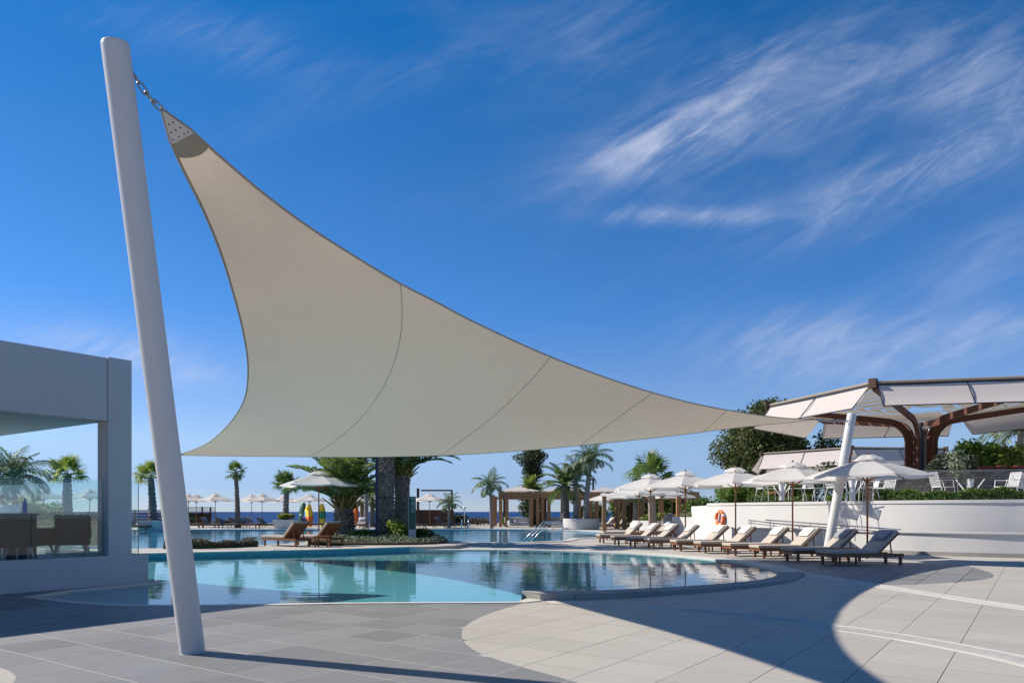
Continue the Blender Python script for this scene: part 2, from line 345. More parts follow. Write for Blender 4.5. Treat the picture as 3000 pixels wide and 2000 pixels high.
def clip_poly(poly, f):                   # keep the part of the polygon where f > 0, following the curve f = 0
    dense = []
    for i in range(len(poly)):
        a, b = np.array(poly[i]), np.array(poly[(i + 1) % len(poly)]); n = max(1, int(np.linalg.norm(b - a) / .07))
        for k in range(n): dense.append((a + (b - a) * k / n, k == 0))
    val = [f(p) for p, c in dense]
    if min(val) > 0: return poly
    if max(val) <= 0: return None
    st = next(i for i in range(len(val)) if val[i] > 0 and val[i - 1] <= 0)
    dense = dense[st:] + dense[:st]; val = val[st:] + val[:st]; n = len(val); out = []; ex = None; first = None
    def root(a, b, fa, fb):
        for _ in range(18):
            m = (a + b) / 2; fm = f(m)
            if (fm > 0) == (fa > 0): a = m
            else: b = m
        return (a + b) / 2
    def trace(a, b):
        k = max(2, int(np.linalg.norm(b - a) / .08)); res = []
        for i in range(1, k):
            p = a + (b - a) * i / k
            for _ in range(3):
                e = 1e-3; g = np.array([(f(p + [e, 0]) - f(p - [e, 0])) / (2 * e), (f(p + [0, e]) - f(p - [0, e])) / (2 * e)]); gg = g @ g
                if gg < 1e-8: break
                p = p - g * f(p) / gg
            res.append(p)
        return res
    r0 = root(dense[-1][0], dense[0][0], val[-1], val[0]); out.append(r0)
    for i in range(n):
        p, corner = dense[i]; q, _ = dense[(i + 1) % n]; fp, fq = val[i], val[(i + 1) % n]
        if fp > 0 and corner: out.append(p)
        if i == n - 1:
            if ex is not None: out += trace(ex, r0)
            break
        if fp > 0 and fq <= 0: ex = root(p, q, fp, fq); out.append(ex)
        elif fp <= 0 and fq > 0:
            r = root(p, q, fp, fq); out += trace(ex, r); out.append(r); ex = None
    res = [out[0]]
    for p in out[1:]:
        if np.linalg.norm(p - res[-1]) > .004: res.append(p)
    if len(res) > 2 and np.linalg.norm(res[0] - res[-1]) < .004: res.pop()
    return res if len(res) >= 3 else None
def area(p):
    return abs(sum(p[i][0] * p[(i + 1) % len(p)][1] - p[(i + 1) % len(p)][0] * p[i][1] for i in range(len(p)))) / 2

# ------------------------------------------------------------------ the plan of the place
UA = math.atan(1540 / 2200); U = np.array([math.sin(UA), math.cos(UA)]); V = np.array([-math.cos(UA), math.sin(UA)])    # directions of the paving grid
WALL0 = np.array([-6.84, 14.13])                     # free end of the pavilion's low wall
def bl(u, v): return WALL0 + U * u + V * v           # pavilion coordinates -> plan
# near pool: (x, y, coping width, coping top, wall top)
NP = [(-7.47, 11.70, .12, .012), (-6.6, 11.17, .12, .012), (-5.89, 10.82, .12, .012), (-5.13, 10.66, .12, .012), (-4.4, 10.66, .13, .012), (-3.28, 10.78, .12, .012), (-2.48, 10.9, .11, .012), (-1.48, 10.96, .10, .012), (-.15, 11.0, .10, .012), (.12, 11.03, .10, .012),
      (.16, 11.52, .36, .115), (1.45, 11.93, .40, .085), (3.28, 13.02, .42, .06), (4.68, 14.2, .43, .045), (5.5, 15.5, .46, .03), (5.85, 16.5, .5, .014), (6.02, 17.6, .45, .012), (6.0, 19.2, .45, .012), (5.55, 21.2, .45, .012), (4.28, 23.6, .45, .012), (2.29, 25.2, .45, .012), (0, 26.0, .45, .012), (-2.7, 26.15, .45, .012),
      (-3.55, 26.0, .40, .125), (-6.5, 24.0, .40, .125), (-9.6, 22.5, .40, .125), (-12, 21.2, .4, .125), (-14.4, 19.8, .4, .125),
      (-12.3, 18.15, .06, .012), (-7.0, 14.46, .06, .012), (-6.62, 14.13, .06, .012), (-6.82, 13.72, .10, .012), (-7.42, 12.6, .10, .012)]
rim_i, rim_j = 10, 14
near_w = np.array([p[:2] for p in NP])
def smooth_pool():
    segs = [(0, 9), (10, 22), (23, 27), (27, 32)]; out = []
    for a, b in segs:
        P = NP[a:b + 1] if b < len(NP) else NP[a:]
        k = 5 if (a, b) != (27, 32) else 1
        c = catmull(P, k, closed=False); out += [tuple(q) for q in c]
    res = []
    for q in out:
        if not res or math.hypot(q[0] - res[-1][0], q[1] - res[-1][1]) > .02: res.append(q)
    return res
NPS = smooth_pool(); near_w = np.array([q[:2] for q in NPS])
def outer(P):
    n = len(P); out = []
    for i in range(n):
        a, b, c = np.array(P[i - 1][:2]), np.array(P[i][:2]), np.array(P[(i + 1) % n][:2])
        t1 = (b - a) / np.linalg.norm(b - a); t2 = (c - b) / np.linalg.norm(c - b); n1 = np.array([t1[1], -t1[0]]); n2 = np.array([t2[1], -t2[0]])
        m = n1 + n2; l = np.linalg.norm(m); m = m / l if l > 1e-6 else n1; k = 1 / max(.6, m @ n1)
        out.append(b + m * P[i][2] * k)
    return np.array(out)
near_out = outer(NPS)                                 # the polygon runs anticlockwise: outward is to the right
FPOOL = [(-46, 27.5), (-30, 25.2), (-16, 24.6), (-12.5, 25.4), (-10.2, 26.4), (-9.3, 28.6), (-8.4, 31.5), (-6.0, 34.6), (-3.9, 35.2), (-2.55, 33.2), (0, 32.5), (2.2, 34.4), (3.0, 37.4), (4.7, 39.6), (5.7, 44), (5.3, 52), (1, 56.2), (-10, 57.2), (-24, 56.2), (-32, 53), (-46, 46)]
far_w = np.array(catmull(FPOOL, 4)); far_out = outer([(x, y, .45) for x, y in far_w])
GREY2 = np.array(catmull([(6.55, 16.2), (6.62, 14.6), (6.8, 13.7), (7.6, 13.8), (9.06, 14.6), (10.04, 15.65), (10.8, 17.3), (11.3, 19.2), (11.0, 21.5), (9.6, 24.2), (7.2, 28.5), (4.8, 32), (2, 32), (.6, 30), (2.6, 27.0), (4.9, 24.6), (6.2, 22), (6.62, 19.5), (6.62, 17.6)], 5))
_cy = np.array([3.5, 5.0, 5.85, 7.05, 8.27, 9.53, 10.88, 11.6]); _cx = np.array([2.6, 1.12, .519, -.288, -.56, -.39, .143, .62])
_c = np.array(catmull(list(zip(_cx, _cy)), 8, closed=False))
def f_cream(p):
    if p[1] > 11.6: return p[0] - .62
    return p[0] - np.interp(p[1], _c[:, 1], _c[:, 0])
DISC = (np.array([-5.2, 5.2]), 1.47)
def f_disc(p): return DISC[1] - math.hypot(p[0] - DISC[0][0], p[1] - DISC[0][1])
PLATF = np.array([bl(.0, -.02), bl(0, 7), bl(-12, 7), bl(-12, -.02)])

# ------------------------------------------------------------------ ground, sea
def sheet(name, loops, z, m, holes_down=True):
    L3 = [[Vector((p[0], p[1], 0)) for p in lp] for lp in loops]; flat = [p for lp in L3 for p in lp]
    tri = geometry.tessellate_polygon(L3); fs = []
    for t in tri:
        a, b, c = (flat[i] for i in t); w = (b.x - a.x) * (c.y - a.y) - (b.y - a.y) * (c.x - a.x); fs.append(t if w > 0 else t[::-1])
    mb = MB(); mb.add([(p.x, p.y, z) for p in flat], fs); return mb
ground = sheet('ground', [[(-140, -40), (140, -40), (140, 88), (-140, 88)], list(near_w[::-1]), list(far_w[::-1])], -.022, m_ground)
ground.add([(-140, 88, -.022), (140, 88, -.022), (140, 88, -6), (-140, 88, -6)], [(0, 3, 2, 1)])
tag(ground.build('ground', m_ground), kind='structure')
sea = MB().add([(-30000, 60, -6), (30000, 60, -6), (30000, 45000, -6), (-30000, 45000, -6)], [(0, 1, 2, 3)]).build('sea', m_sea); tag(sea, kind='structure')

# ------------------------------------------------------------------ paving: tiles laid on the 0.6 m grid
def paving():
    T = .6; tiles = {'grey': [], 'cream': []}
    for i in range(-2, 36):
        for j in range(-14, 26):
            u0 = .12 + i * T; v0 = .04 + j * T
            c = U * (u0 + T / 2) + V * (v0 + T / 2)
            if c[1] < 4.3 or c[1] > 23 or abs(c[0]) > .70 * c[1] + 1.2: continue
            dn = sdist(c, near_out); dp = sdist(c, PLATF); dg = sdist(c, GREY2)
            if dn < -.43 or dp < -.43: continue
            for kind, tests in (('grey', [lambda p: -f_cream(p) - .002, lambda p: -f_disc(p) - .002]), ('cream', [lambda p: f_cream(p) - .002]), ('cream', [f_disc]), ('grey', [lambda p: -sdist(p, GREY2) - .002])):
                g = (.0065 if kind == 'grey' else .0035)
                poly = [U * (u0 + a) + V * (v0 + b) for a, b in ((g, g), (g, T - g), (T - g, T - g), (T - g, g))]
                tt = list(tests)
                if kind == 'cream' and len(tests) == 1 and tests[0] is not f_disc and dg < .45: tt.append(lambda p: sdist(p, GREY2) - .002)
                if kind == 'grey' and len(tests) == 1 and dg > .45: continue
                if kind == 'grey' and len(tests) == 2 and c[1] > 11.7 and c[0] > -5: continue
                if dn < .45: tt.append(lambda p: sdist(p, near_out) - .004)
                if dp < .45: tt.append(lambda p: sdist(p, PLATF) - .004)
                for f in tt:
                    poly = clip_poly(poly, f)
                    if poly is None: break
                if poly is None or area(poly) < .006: continue
                tiles[kind].append((area(poly) / c[1] ** 3, poly))
    for kind, m in (('grey', m_grey), ('cream', m_cream)):
        root = empty(kind + '_pavement'); tag(root, kind='structure')
        lst = sorted(tiles[kind], key=lambda t: -t[0]); rest = MB()
        for k, (a, poly) in enumerate(lst):
            ctr = sum(poly) / len(poly); dz = random.uniform(-.0005, .0005)
            if k < 300:
                mb = MB(); mb.prism([p - ctr for p in poly], -.016, 0)
                o = mb.build('tile', m, root); o.location = (ctr[0], ctr[1], dz); o.rotation_euler = (random.uniform(-.0006, .0006), random.uniform(-.0006, .0006), 0)
            else: rest.prism(poly, -.016, dz)
        if rest.v: tag(rest.build('tile', m, root), kind='stuff')
        if kind == 'grey':
            gm = sheet('grout', [[(-13, 4.2)] + [(float(q[0]), float(q[1])) for q in _c if 4.2 < q[1] < 10.7] + [(-13, 10.7)]], -.0012, m_grout)
            gm.build('grout', m_grout, root)
paving()

# ------------------------------------------------------------------ pools
def pool(name, w, P, floor_z, m_floor, m_wall, m_wat, water_z, wallpick):
    root = empty(name); tag(root, kind='structure')
    n = len(w)
    minx, miny = w.min(0); maxx, maxy = w.max(0); pts = [Vector(p) for p in w]; st = max((maxx - minx), (maxy - miny)) / 26
    for x in np.arange(minx, maxx, st):
        for y in np.arange(miny, maxy, st):
            if sdist((x, y), w) < -.3: pts.append(Vector((x, y)))
    r = geometry.delaunay_2d_cdt(pts, [], [list(range(n))], 1, 1e-5)
    vs = [(v.x, v.y, floor_z(v.x, v.y)) for v in r[0]]
    fs = [f if (r[0][f[1]] - r[0][f[0]]).cross(r[0][f[2]] - r[0][f[0]]) > 0 else f[::-1] for f in r[2]]
    MB().add(vs, fs).build('pool_floor', m_floor, root, smooth=True)
    a = MB(); b = MB()
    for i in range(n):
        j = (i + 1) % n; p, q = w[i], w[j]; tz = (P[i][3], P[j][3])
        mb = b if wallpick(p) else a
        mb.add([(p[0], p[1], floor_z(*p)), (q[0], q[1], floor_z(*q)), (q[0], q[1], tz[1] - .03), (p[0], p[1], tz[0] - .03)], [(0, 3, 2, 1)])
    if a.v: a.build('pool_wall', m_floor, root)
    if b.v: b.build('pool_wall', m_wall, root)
    wt = sheet('water', [list(w)], water_z, m_wat).build('water', m_wat, root)
    return root
def fz_near(x, y):
    front = np.interp(x, [-7.5, -5.5, -3.3, 0, 1.5, 3.3, 4.7, 5.8], [11.9, 10.7, 10.8, 11.0, 11.9, 13, 14.2, 16.4]); d = max(0, y - front)
    return -(.055 + .009 * min(d, 9))
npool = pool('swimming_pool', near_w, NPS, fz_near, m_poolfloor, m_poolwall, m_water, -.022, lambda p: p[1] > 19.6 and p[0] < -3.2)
fpool = pool('lagoon_pool', far_w, [(x, y, .45, .012) for x, y in far_w], lambda x, y: -.17, m_farfloor, m_farfloor, m_water2, -.05, lambda p: False)
def coping(root, w, o, P, step, m_pick, lo=-.03):
    n = len(w); acc = 0; start = 0; i = 0
    while i < n:
        k = i; L = 0
        while k < n and (L < step or k == i):
            L += math.hypot(*(w[(k + 1) % n] - w[k % n])); k += 1
            if abs(P[k % n][3] - P[(k - 1) % n][3]) > .05: break
        mb = MB(); idx = [q % n for q in range(i, k + 1)]
        jump = abs(P[idx[-1]][3] - P[idx[-2]][3]) > .05 if len(idx) > 1 else False
        zt = [P[q][3] for q in idx]
        if jump: zt[-1] = zt[-2]
        lo_ = zt[0] - .035 if zt[0] > .12 else lo
        vs = []; g = .003
        for c, q in enumerate(idx):
            a, b = w[q].copy(), o[q].copy()
            if c == 0: d = w[idx[1]] - a; d = d / np.linalg.norm(d) * g; a = a + d; b = b + d
            if c == len(idx) - 1: d = a - w[idx[-2]]; d = d / np.linalg.norm(d) * g; a = a - d; b = b - d
            a = a + (a - b) / max(1e-6, np.linalg.norm(a - b)) * .015
            vs += [(a[0], a[1], lo_), (b[0], b[1], lo_), (b[0], b[1], zt[c]), (a[0], a[1], zt[c])]
        m_ = len(idx); fs = []
        for c in range(m_ - 1):
            for e in range(4): fs.append((c * 4 + e, c * 4 + (e + 1) % 4, c * 4 + 4 + (e + 1) % 4, c * 4 + 4 + e))
        fs += [(3, 2, 1, 0), tuple(m_ * 4 - 4 + e for e in range(4))]
        mb.add(vs, fs).build('coping_stone', m_pick(w[i], P[i]), root, bevel=.006 if zt[0] > .02 else 0)
        i = k
coping(npool, near_w, near_out, NPS, .55, lambda p, P: m_rim if P[3] > .02 and P[3] < .12 else m_coping)
coping(fpool, far_w, far_out, [(x, y, .45, .012) for x, y in far_w], 1.2, lambda p, P: m_coping)

# island between the two pools
ISL = [(-2.75, 26.35), (-3.6, 26.15), (-6.6, 24.15), (-9.7, 22.65), (-12, 21.35), (-14.5, 19.95), (-22, 22.5), (-30, 24.7), (-16, 24.1), (-12.4, 24.9), (-9.8, 25.95), (-8.85, 28.4), (-7.9, 31.2), (-5.8, 34.1), (-4.0, 34.7), (-3.0, 33), (-2.1, 31), (-1.75, 28.8), (-2.1, 27.2)]
isl = MB(); isl.prism(ISL, -.03, .109); tag(isl.build('island_terrace', m_ground), kind='structure')

# paving bands beside the pool: a double stone strip and a slatted drain
def ribbon(mb, pts, off, wid, z0, z1):
    pts = [np.array(p) for p in pts]; n = len(pts); vs = []
    for i in range(n):
        t = pts[min(i + 1, n - 1)] - pts[max(i - 1, 0)]; t /= np.linalg.norm(t); nn = np.array([-t[1], t[0]])
        a = pts[i] + nn * (off - wid / 2); b = pts[i] + nn * (off + wid / 2)
        vs += [(a[0], a[1], z0), (b[0], b[1], z0), (b[0], b[1], z1), (a[0], a[1], z1)]
    fs = [(c * 4 + e, c * 4 + 4 + e, c * 4 + 4 + (e + 1) % 4, c * 4 + (e + 1) % 4) for c in range(n - 1) for e in range(4)] + [(0, 1, 2, 3), tuple(n * 4 - 1 - e for e in range(4))]
    mb.add(vs, fs)
band1 = empty('paving_strip'); tag(band1, kind='structure')
b1 = catmull([(6.3, 16.5), (6.42, 15.2), (6.6, 13.5), (6.85, 11.7), (7.1, 10.3), (7.5, 8.6), (8.1, 7)], 8, closed=False)
for k in range(0, len(b1) - 4, 4):
    for off, wd in ((-.13, .16), (.10, .13)):
        seg = [np.array(p) for p in b1[k:k + 5]]; mb = MB(); ribbon(mb, seg, off, wd, -.01, .0045); mb.build('strip_stone', m_coping, band1)
drain = empty('slatted_drain'); tag(drain, kind='structure')
b2 = catmull([(.55, 11.05), (1.21, 10.85), (2.39, 10.2), (3.37, 9.2), (3.72, 8.62), (4.14, 7.95), (4.43, 7.22), (4.56, 6.7), (4.68, 5.6), (4.7, 4.6)], 26, closed=False)
for off in (-.165, .165):
    for k in range(0, len(b2) - 13, 13):
        mb = MB(); ribbon(mb, b2[k:k + 14], off, .07, -.01, .005); mb.build('drain_edge', m_coping, drain)
tr_ = MB(); ribbon(tr_, b2, 0, .25, -.012, .0015); tr_.build('drain_channel', m_rim, drain)
slat_me = MB().box((0, 0, 0), (.018, .255, .008)).mesh('slat', m_coping)
d2 = np.array(b2); seglen = np.linalg.norm(np.diff(d2, axis=0), axis=1); cum = np.concatenate([[0], np.cumsum(seglen)]); ns = min(280, int(cum[-1] / .028))
for k in range(ns):
    s_ = cum[-1] * (k + .5) / ns; x = np.interp(s_, cum, d2[:, 0]); y = np.interp(s_, cum, d2[:, 1]); x2 = np.interp(s_ + .05, cum, d2[:, 0]); y2 = np.interp(s_ + .05, cum, d2[:, 1])
    o = inst('slat', slat_me, drain); o.location = (x, y, .003); o.rotation_euler = (0, 0, math.atan2(y2 - y, x2 - x) + .5)

# ------------------------------------------------------------------ shade sail, masts, chains
AC = [(472, 318, 6.72), (491, 325, 6.78), (561, 382, 7.02), (637, 452, 7.36), (765, 561, 7.95), (892, 656, 8.62), (1020, 739, 9.42), (1173, 831, 10.3), (1275, 883, 10.98), (1403, 950, 11.8), (1613, 1045, 13.4), (1785, 1109, 15.0), (1913, 1150, 16.2), (2040, 1183, 17.6), (2168, 1207, 19.1), (2295, 1224, 20.2), (2392, 1228, 20.75)]
AB = [(472, 318, 6.72), (491, 395, 6.95), (536, 497, 7.5), (599, 625, 8.5), (650, 752, 9.7), (689, 880, 11.1), (714, 982, 12.7), (726, 1071, 14.6), (721, 1148, 16.8), (701, 1199, 18.4), (663, 1250, 19.9), (612, 1295, 21.4), (560, 1319, 22.9), (515, 1333, 24.1)]
BCpx = [(515, 1333), (650, 1335), (765, 1336), (995, 1338), (1148, 1337), (1352, 1331), (1594, 1314), (1913, 1282), (2168, 1251), (2300, 1238), (2392, 1228)]
sail_A, sail_C, sail_B = at(*AC[0]), at(*AC[-1]), at(*AB[-1])
def bc_point(x, y):
    k = (x - 1500) / F; d = sail_C - sail_B; t = (k * sail_B.y - sail_B.x) / (d.x - k * d.y); Y = sail_B.y + t * d.y; return at(x, y, Y)
def resample(P, n, k=8):
    P = np.array(catmull([tuple(p) for p in P], k, closed=False)); s = np.concatenate([[0], np.cumsum(np.linalg.norm(np.diff(P, axis=0), axis=1))]); q = np.linspace(0, s[-1], n)
    return np.stack([np.interp(q, s, P[:, i]) for i in range(3)], 1)
NS = 56
eAC = resample([at(*p) for p in AC], NS + 1); eAB = resample([at(*p) for p in AB], NS + 1); eBC = resample([bc_point(*p) for p in BCpx], NS + 1)
G = np.zeros((NS + 1, NS + 1, 3))
for i in range(NS + 1):
    for j in range(i + 1): G[i, j] = eAB[i] + (eAC[i] - eAB[i]) * (j / max(i, 1))
for j in range(NS + 1): G[NS, j] = eBC[j]
G[NS, 0] = eAB[NS]; G[NS, NS] = eAC[NS]
ii, jj = np.array([(i, j) for i in range(2, NS) for j in range(1, i)]).T
for it in range(1600):
    G[ii, jj] = (G[ii - 1, jj - 1] + G[ii - 1, jj] + G[ii, jj - 1] + G[ii, jj + 1] + G[ii + 1, jj] + G[ii + 1, jj + 1]) / 6
def surf(i, j):
    i = min(max(i, 0), NS); j = min(max(j, 0), i); a = min(int(i), NS - 1); f = i - a; b = min(int(j), a); g = j - b
    p00, p10, p11 = G[a, b], G[a + 1, b], G[a + 1, b + 1]
    if g <= f or b + 1 > a: return Vector(p00 + (p10 - p00) * (f - g) + (p11 - p00) * g) if g <= f else Vector(p11)
    p01 = G[a, b + 1]; return Vector(p00 * (1 - g) + p01 * (g - f) + p11 * f)
sail = empty('shade_sail', (0, 0, 0)); tag(sail, 'huge beige triangular shade sail stretched over the pool', 'shade sail')
idm = {}; mb = MB()
for i in range(NS + 1):
    for j in range(i + 1): idm[i, j] = len(mb.v); mb.v.append(tuple(G[i, j]))
for i in range(NS):
    for j in range(i + 1):
        mb.f.append((idm[i, j], idm[i + 1, j], idm[i + 1, j + 1]))
        if j < i: mb.f.append((idm[i, j], idm[i + 1, j + 1], idm[i, j + 1]))
cloth = mb.build('cloth', m_sail, sail, smooth=True)
def norm_at(i, j):
    a = surf(i, j); b = surf(min(i + 1, NS), j); c = surf(min(i + 1, NS), min(j + 1, NS)); n = (b - a).cross(c - a)
    n = n.normalized() if n.length > 1e-9 else Vector((0, 0, 1)); return n if n.z > 0 else -n
for e in (eAC, eAB, eBC): MB().tube([tuple(p) for p in e],   .013, 6).build('edge_hem', m_sail, sail, smooth=True)
def tpx(e, x): return float(np.interp(x, (1500 + F * e[:, 0] / e[:, 1]), np.arange(NS + 1)))
for xa, xb in ((1173, 905), (1613, 1290), (1912, 1700), (2130, 2060)):
    i0 = tpx(eAC, xa); j1 = tpx(eBC, xb); pts = []
    for k in range(41):
        t = k / 40; i = i0 + (NS - i0) * t; j = i0 + (j1 - i0) * t; pts.append(surf(i, min(i, j)) - norm_at(i, min(i, j)) * .004)
    MB().tube(pts, .0055, 5).build('seam', m_seam, sail)
def corner_patch(name, i0, i1, m, off, dj=0):
    mb = MB(); n = 8
    for s in (-1, 1):
        o = len(mb.v)
        for a in range(n + 1):
            for b in range(n + 1):
                i = i0 + (i1 - i0) * a / n; i = i + dj * math.sin(math.pi * b / n) * (a / n); j = i * b / n
                p = surf(i, j) + norm_at(max(i, 1), max(i, 1) * .5) * off * s; mb.v.append(tuple(p))
        for a in range(n):
            for b in range(n): mb.f.append((o + a * (n + 1) + b, o + (a + 1) * (n + 1) + b, o + (a + 1) * (n + 1) + b + 1, o + a * (n + 1) + b + 1))
    return mb.build(name, m, sail)
corner_patch('corner_plate', .02, 1.12, m_plate, .012)
corner_patch('reinforcing_patch', 1.12, 1.75, m_sailpatch, .006, .22)
bolt_me = MB().tube([(0, 0, -.018), (0, 0, .018)], .0065, 8).mesh('bolt', m_darkmetal)
for a, bs in ((.5, (.3, .7)), (.75, (.2, .5, .8)), (.98, (.15, .45, .7, .88))):
    for b in bs:
        nn = norm_at(1.5, .75); o = inst('bolt', bolt_me, sail, Matrix.Translation(surf(a, a * b)) @ nn.to_track_quat('Z', 'Y').to_matrix().to_4x4())
# flat corner plates at the two far corners
def far_plate(c, toward):
    d = (toward - c).normalized(); s = d.cross(Vector((0, 0, 1))).normalized(); u = s.cross(d)
    mb = MB(); 
    for k in (-.01, .01): mb.add([c + u * k, c + d * .5 + s * .09 + u * k, c + d * .5 - s * .09 + u * k], [(0, 1, 2)])
    mb.build('corner_plate', m_plate, sail)
far_plate(sail_C, Vector(G[NS - 3, NS - 4])); far_plate(sail_B, Vector(G[NS - 3, 1]))

def mast(base, top, r, label):
    base = Vector(base); top = Vector(top); o = empty('sail_mast', base); d = top - base; n = d.normalized()
    mb = MB(); L = d.length
    prof = [(0, 1), (.02, 1), (L - .03, 1), (L - .008, .975), (L, .93)]
    mb.tube([n * a for a, q in prof], [r * q for a, q in prof], 48); mb.build('shaft', m_mast, o, smooth=False)
    MB().tube([Vector((0, 0, -.01)), Vector((0, 0, .004))], r * 1.015, 40).build('base_plate', m_mast, o)
    for p in o.children[0].data.polygons:
        if len(p.vertices) == 4: p.use_smooth = True
    tag(o, label, 'mast', 'sail masts'); return o
link_me = None
def link_mesh():
    mb = MB(); pts = []
    for k in range(16):
        t = 2 * math.pi * k / 16; x = .034 * math.cos(t); y = .021 * math.sin(t); x += .018 * (1 if math.cos(t) > 0 else -1); pts.append(Vector((x, y, 0)))
    n = 16; m = 6; vs = []
    for i, p in enumerate(pts):
        t = (pts[(i + 1) % n] - pts[i - 1]).normalized(); nn = Vector((0, 0, 1)); b = t.cross(nn)
        for j in range(m): a = 2 * math.pi * j / m; vs.append(p + (b * math.cos(a) + nn * math.sin(a)) * .0075)
    fs = [(i * m + j, ((i + 1) % n) * m + j, ((i + 1) % n) * m + (j + 1) % m, i * m + (j + 1) % m) for i in range(n) for j in range(m)]
    return mb.add(vs, fs).mesh('link', m_steel, True)
LINK = link_mesh()
def chain(a, b, label, sag=.05, scale=1.0):
    a = Vector(a); b = Vector(b); d = b - a; o = empty('chain', a); L = d.length; n = max(4, round(L / (.078 * scale)))
    for k in range(n):
        t0 = (k + .5) / n; p = d * t0 - Vector((0, 0, 4 * sag * t0 * (1 - t0))); tt = d / L - Vector((0, 0, 4 * sag * (1 - 2 * t0) / L)); tt.normalize()
        q = tt.to_track_quat('X', 'Z').to_matrix().to_4x4() @ Matrix.Rotation(R(90 * (k % 2) + 20), 4, 'X')
        inst('link', LINK, o, Matrix.Translation(p) @ q @ Matrix.Scale(scale * L / n / .078 / scale, 4))
    return tag(o, label, 'chain')
m1b = Vector((-3.02, 7.10, 0)); m1t = at(337, 126, 6.40)
mast(m1b, m1t, .1135, 'tall white leaning sail mast in the left foreground')
def mast_pt(b, t, z, toward, r):
    p = b + (t - b) * (z - b.z) / (t.z - b.z); d = Vector(toward) - p; d.z = 0; return p + d.normalized() * r
c1 = mast_pt(m1b, m1t, zat(205, 6.5), sail_A, .115)
chain(c1, sail_A, 'steel chain from the tall left mast to the sail', .03)
m2b = Vector((at(2421, 1637, 21.1).x, 21.1, 0)); m2t = at(2496, 1213, 21.6)
mast(m2b, m2t, .128, 'white leaning sail mast behind the right-hand loungers')
c2 = mast_pt(m2b, m2t, zat(1232, 21.5), sail_C, .13); chain(c2, sail_C, 'steel chain from the right mast to the sail', .03, 1.5)
m3b = Vector((at(520, 1618, 24.6).x - .1, 24.75, 0)); m3t = Vector((sail_B.x - .55, 24.95, 3.45))
m3 = mast((m3b.x, m3b.y, .1), m3t, .10, 'white sail mast standing hidden behind the tall left mast')
c3 = mast_pt(m3b, m3t, 3.2, sail_B, .1); chain(c3, sail_B, 'steel chain holding the sail behind the tall left mast', .01)

# ------------------------------------------------------------------ pavilion at the left
pav = empty('pool_pavilion', (0, 0, 0)); tag(pav, 'grey-white open pavilion with flat roof, corner pier and glass balustrade', 'pavilion')
def pbox(u0, u1, v0, v1, z0, z1, name, m, parent=pav, bevel=0):
    mb = MB(); mb.prism([bl(u0, v0), bl(u1, v0), bl(u1, v1), bl(u0, v1)], z0, z1); return mb.build(name, m, parent, bevel=bevel)
WT = .534
pbox(-12, 0, 0, .3, -.02, WT, 'low_wall', m_wallgrey)
pbox(-12, 0, .3, 6.5, -.02, .44, 'floor_slab', m_wallgrey)
pbox(-.3, 0, .3, 6.5, .44, WT, 'side_kerb', m_wallgrey)
pbox(-.735, -.306, .02, .41, WT, 4.12, 'corner_pier', m_wallgrey, bevel=.006)
pbox(-12, -.745, .035, .40, 2.966, 4.10, 'fascia', m_wallgrey)
pbox(-12, -.735, .40, 6.4, 2.955, 3.25, 'roof_slab', m_soffit)
pbox(-12, -.75, .42, 6.4, 3.25, 4.05, 'parapet', m_wallgrey)
pbox(-6, -3.35, 1.2, 2.4, 2.93, 2.954, 'ceiling_recess', m_slot)
pbox(-.735, -.31, 6.0, 6.4, .44, 2.955, 'rear_pier', m_wallgrey)
pbox(-12, -11.6, 6.0, 6.4, .44, 2.955, 'rear_pier', m_wallgrey)
us = [-.74, -1.95, -2.55, -3.75, -4.95, -6.15]
for a, b in zip(us[1:], us[:-1]): pbox(a + .006, b - .006, .14, .152, WT - .03, 1.91, 'glass_panel', m_glass)
pbox(-.30, -.12, .14, .152, WT - .03, 1.905, 'glass_panel', m_glass)
pbox(-.119, -.112, .138, .154, WT - .03, 1.905, 'glass_edge', m_glassedge)
for a, b in ((.45, 1.65), (1.66, 2.86), (2.87, 4.07), (4.08, 5.9)):
    pbox(-.53, -.518, a, b, WT - .03, 1.91, 'glass_panel', m_glass)
o = MB().box((*bl(-.31, .12), 1.35), (.03, .03, .06)).build('wall_fitting', m_darkmetal, pav)

def place(o, u, v, z, rot=0):
    p = bl(u, v); o.location = (p[0], p[1], z); o.rotation_euler = (0, 0, rot); return o
def dining_chair(label):
    o = empty('dining_chair')
    MB().box((0, 0, .345), (.56, .56, .12)).build('seat', m_wicker, o, bevel=.03)
    mb = MB(); mb.box((-.26, 0, .60), (.08, .56, .46), Matrix.Rotation(R(-8), 3, 'Y')); mb.build('backrest', m_wicker, o, bevel=.03)
    for s in (-1, 1):
        MB().box((.0, s * .26, .50), (.50, .07, .2)).build('armrest', m_wicker, o, bevel=.02)
        for q in (-1, 1):
            MB().tube([(q * .22, s * .22, .30), (q * .29, s * .27, 0)], [.026, .015], 8).build('leg', m_chairleg, o)
    return tag(o, label, 'chair', 'dining chairs on the pavilion')
place(dining_chair('dark armchair behind the glass, at the left picture edge'), -2.05, .72, .44, R(150))
place(dining_chair('dark armchair behind the glass, second from the left'), -1.62, 1.0, .44, R(75))
place(dining_chair('dark armchair behind the glass, next to the corner pier'), -.98, .85, .44, R(125))
place(dining_chair('dark armchair farthest back behind the glass'), -1.15, 3.3, .44, R(170))
sc_ = empty('added_dark_counter'); place(sc_, -2.2, 1.65, .44, math.atan2(U[1], U[0])); MB().box((0, 0, .41), (1.75, .42, .82)).build('cabinet', m_wicker, sc_); MB().box((0, 0, .84), (1.8, .48, .04)).build('counter_top', m_darkmetal, sc_)  # invented dark block, added to fill in the dark mass behind the glass
for k in range(3): MB().box((-.58 + .58 * k, -.213, .42), (.54, .012, .72)).build('cabinet_door', m_navy, sc_)
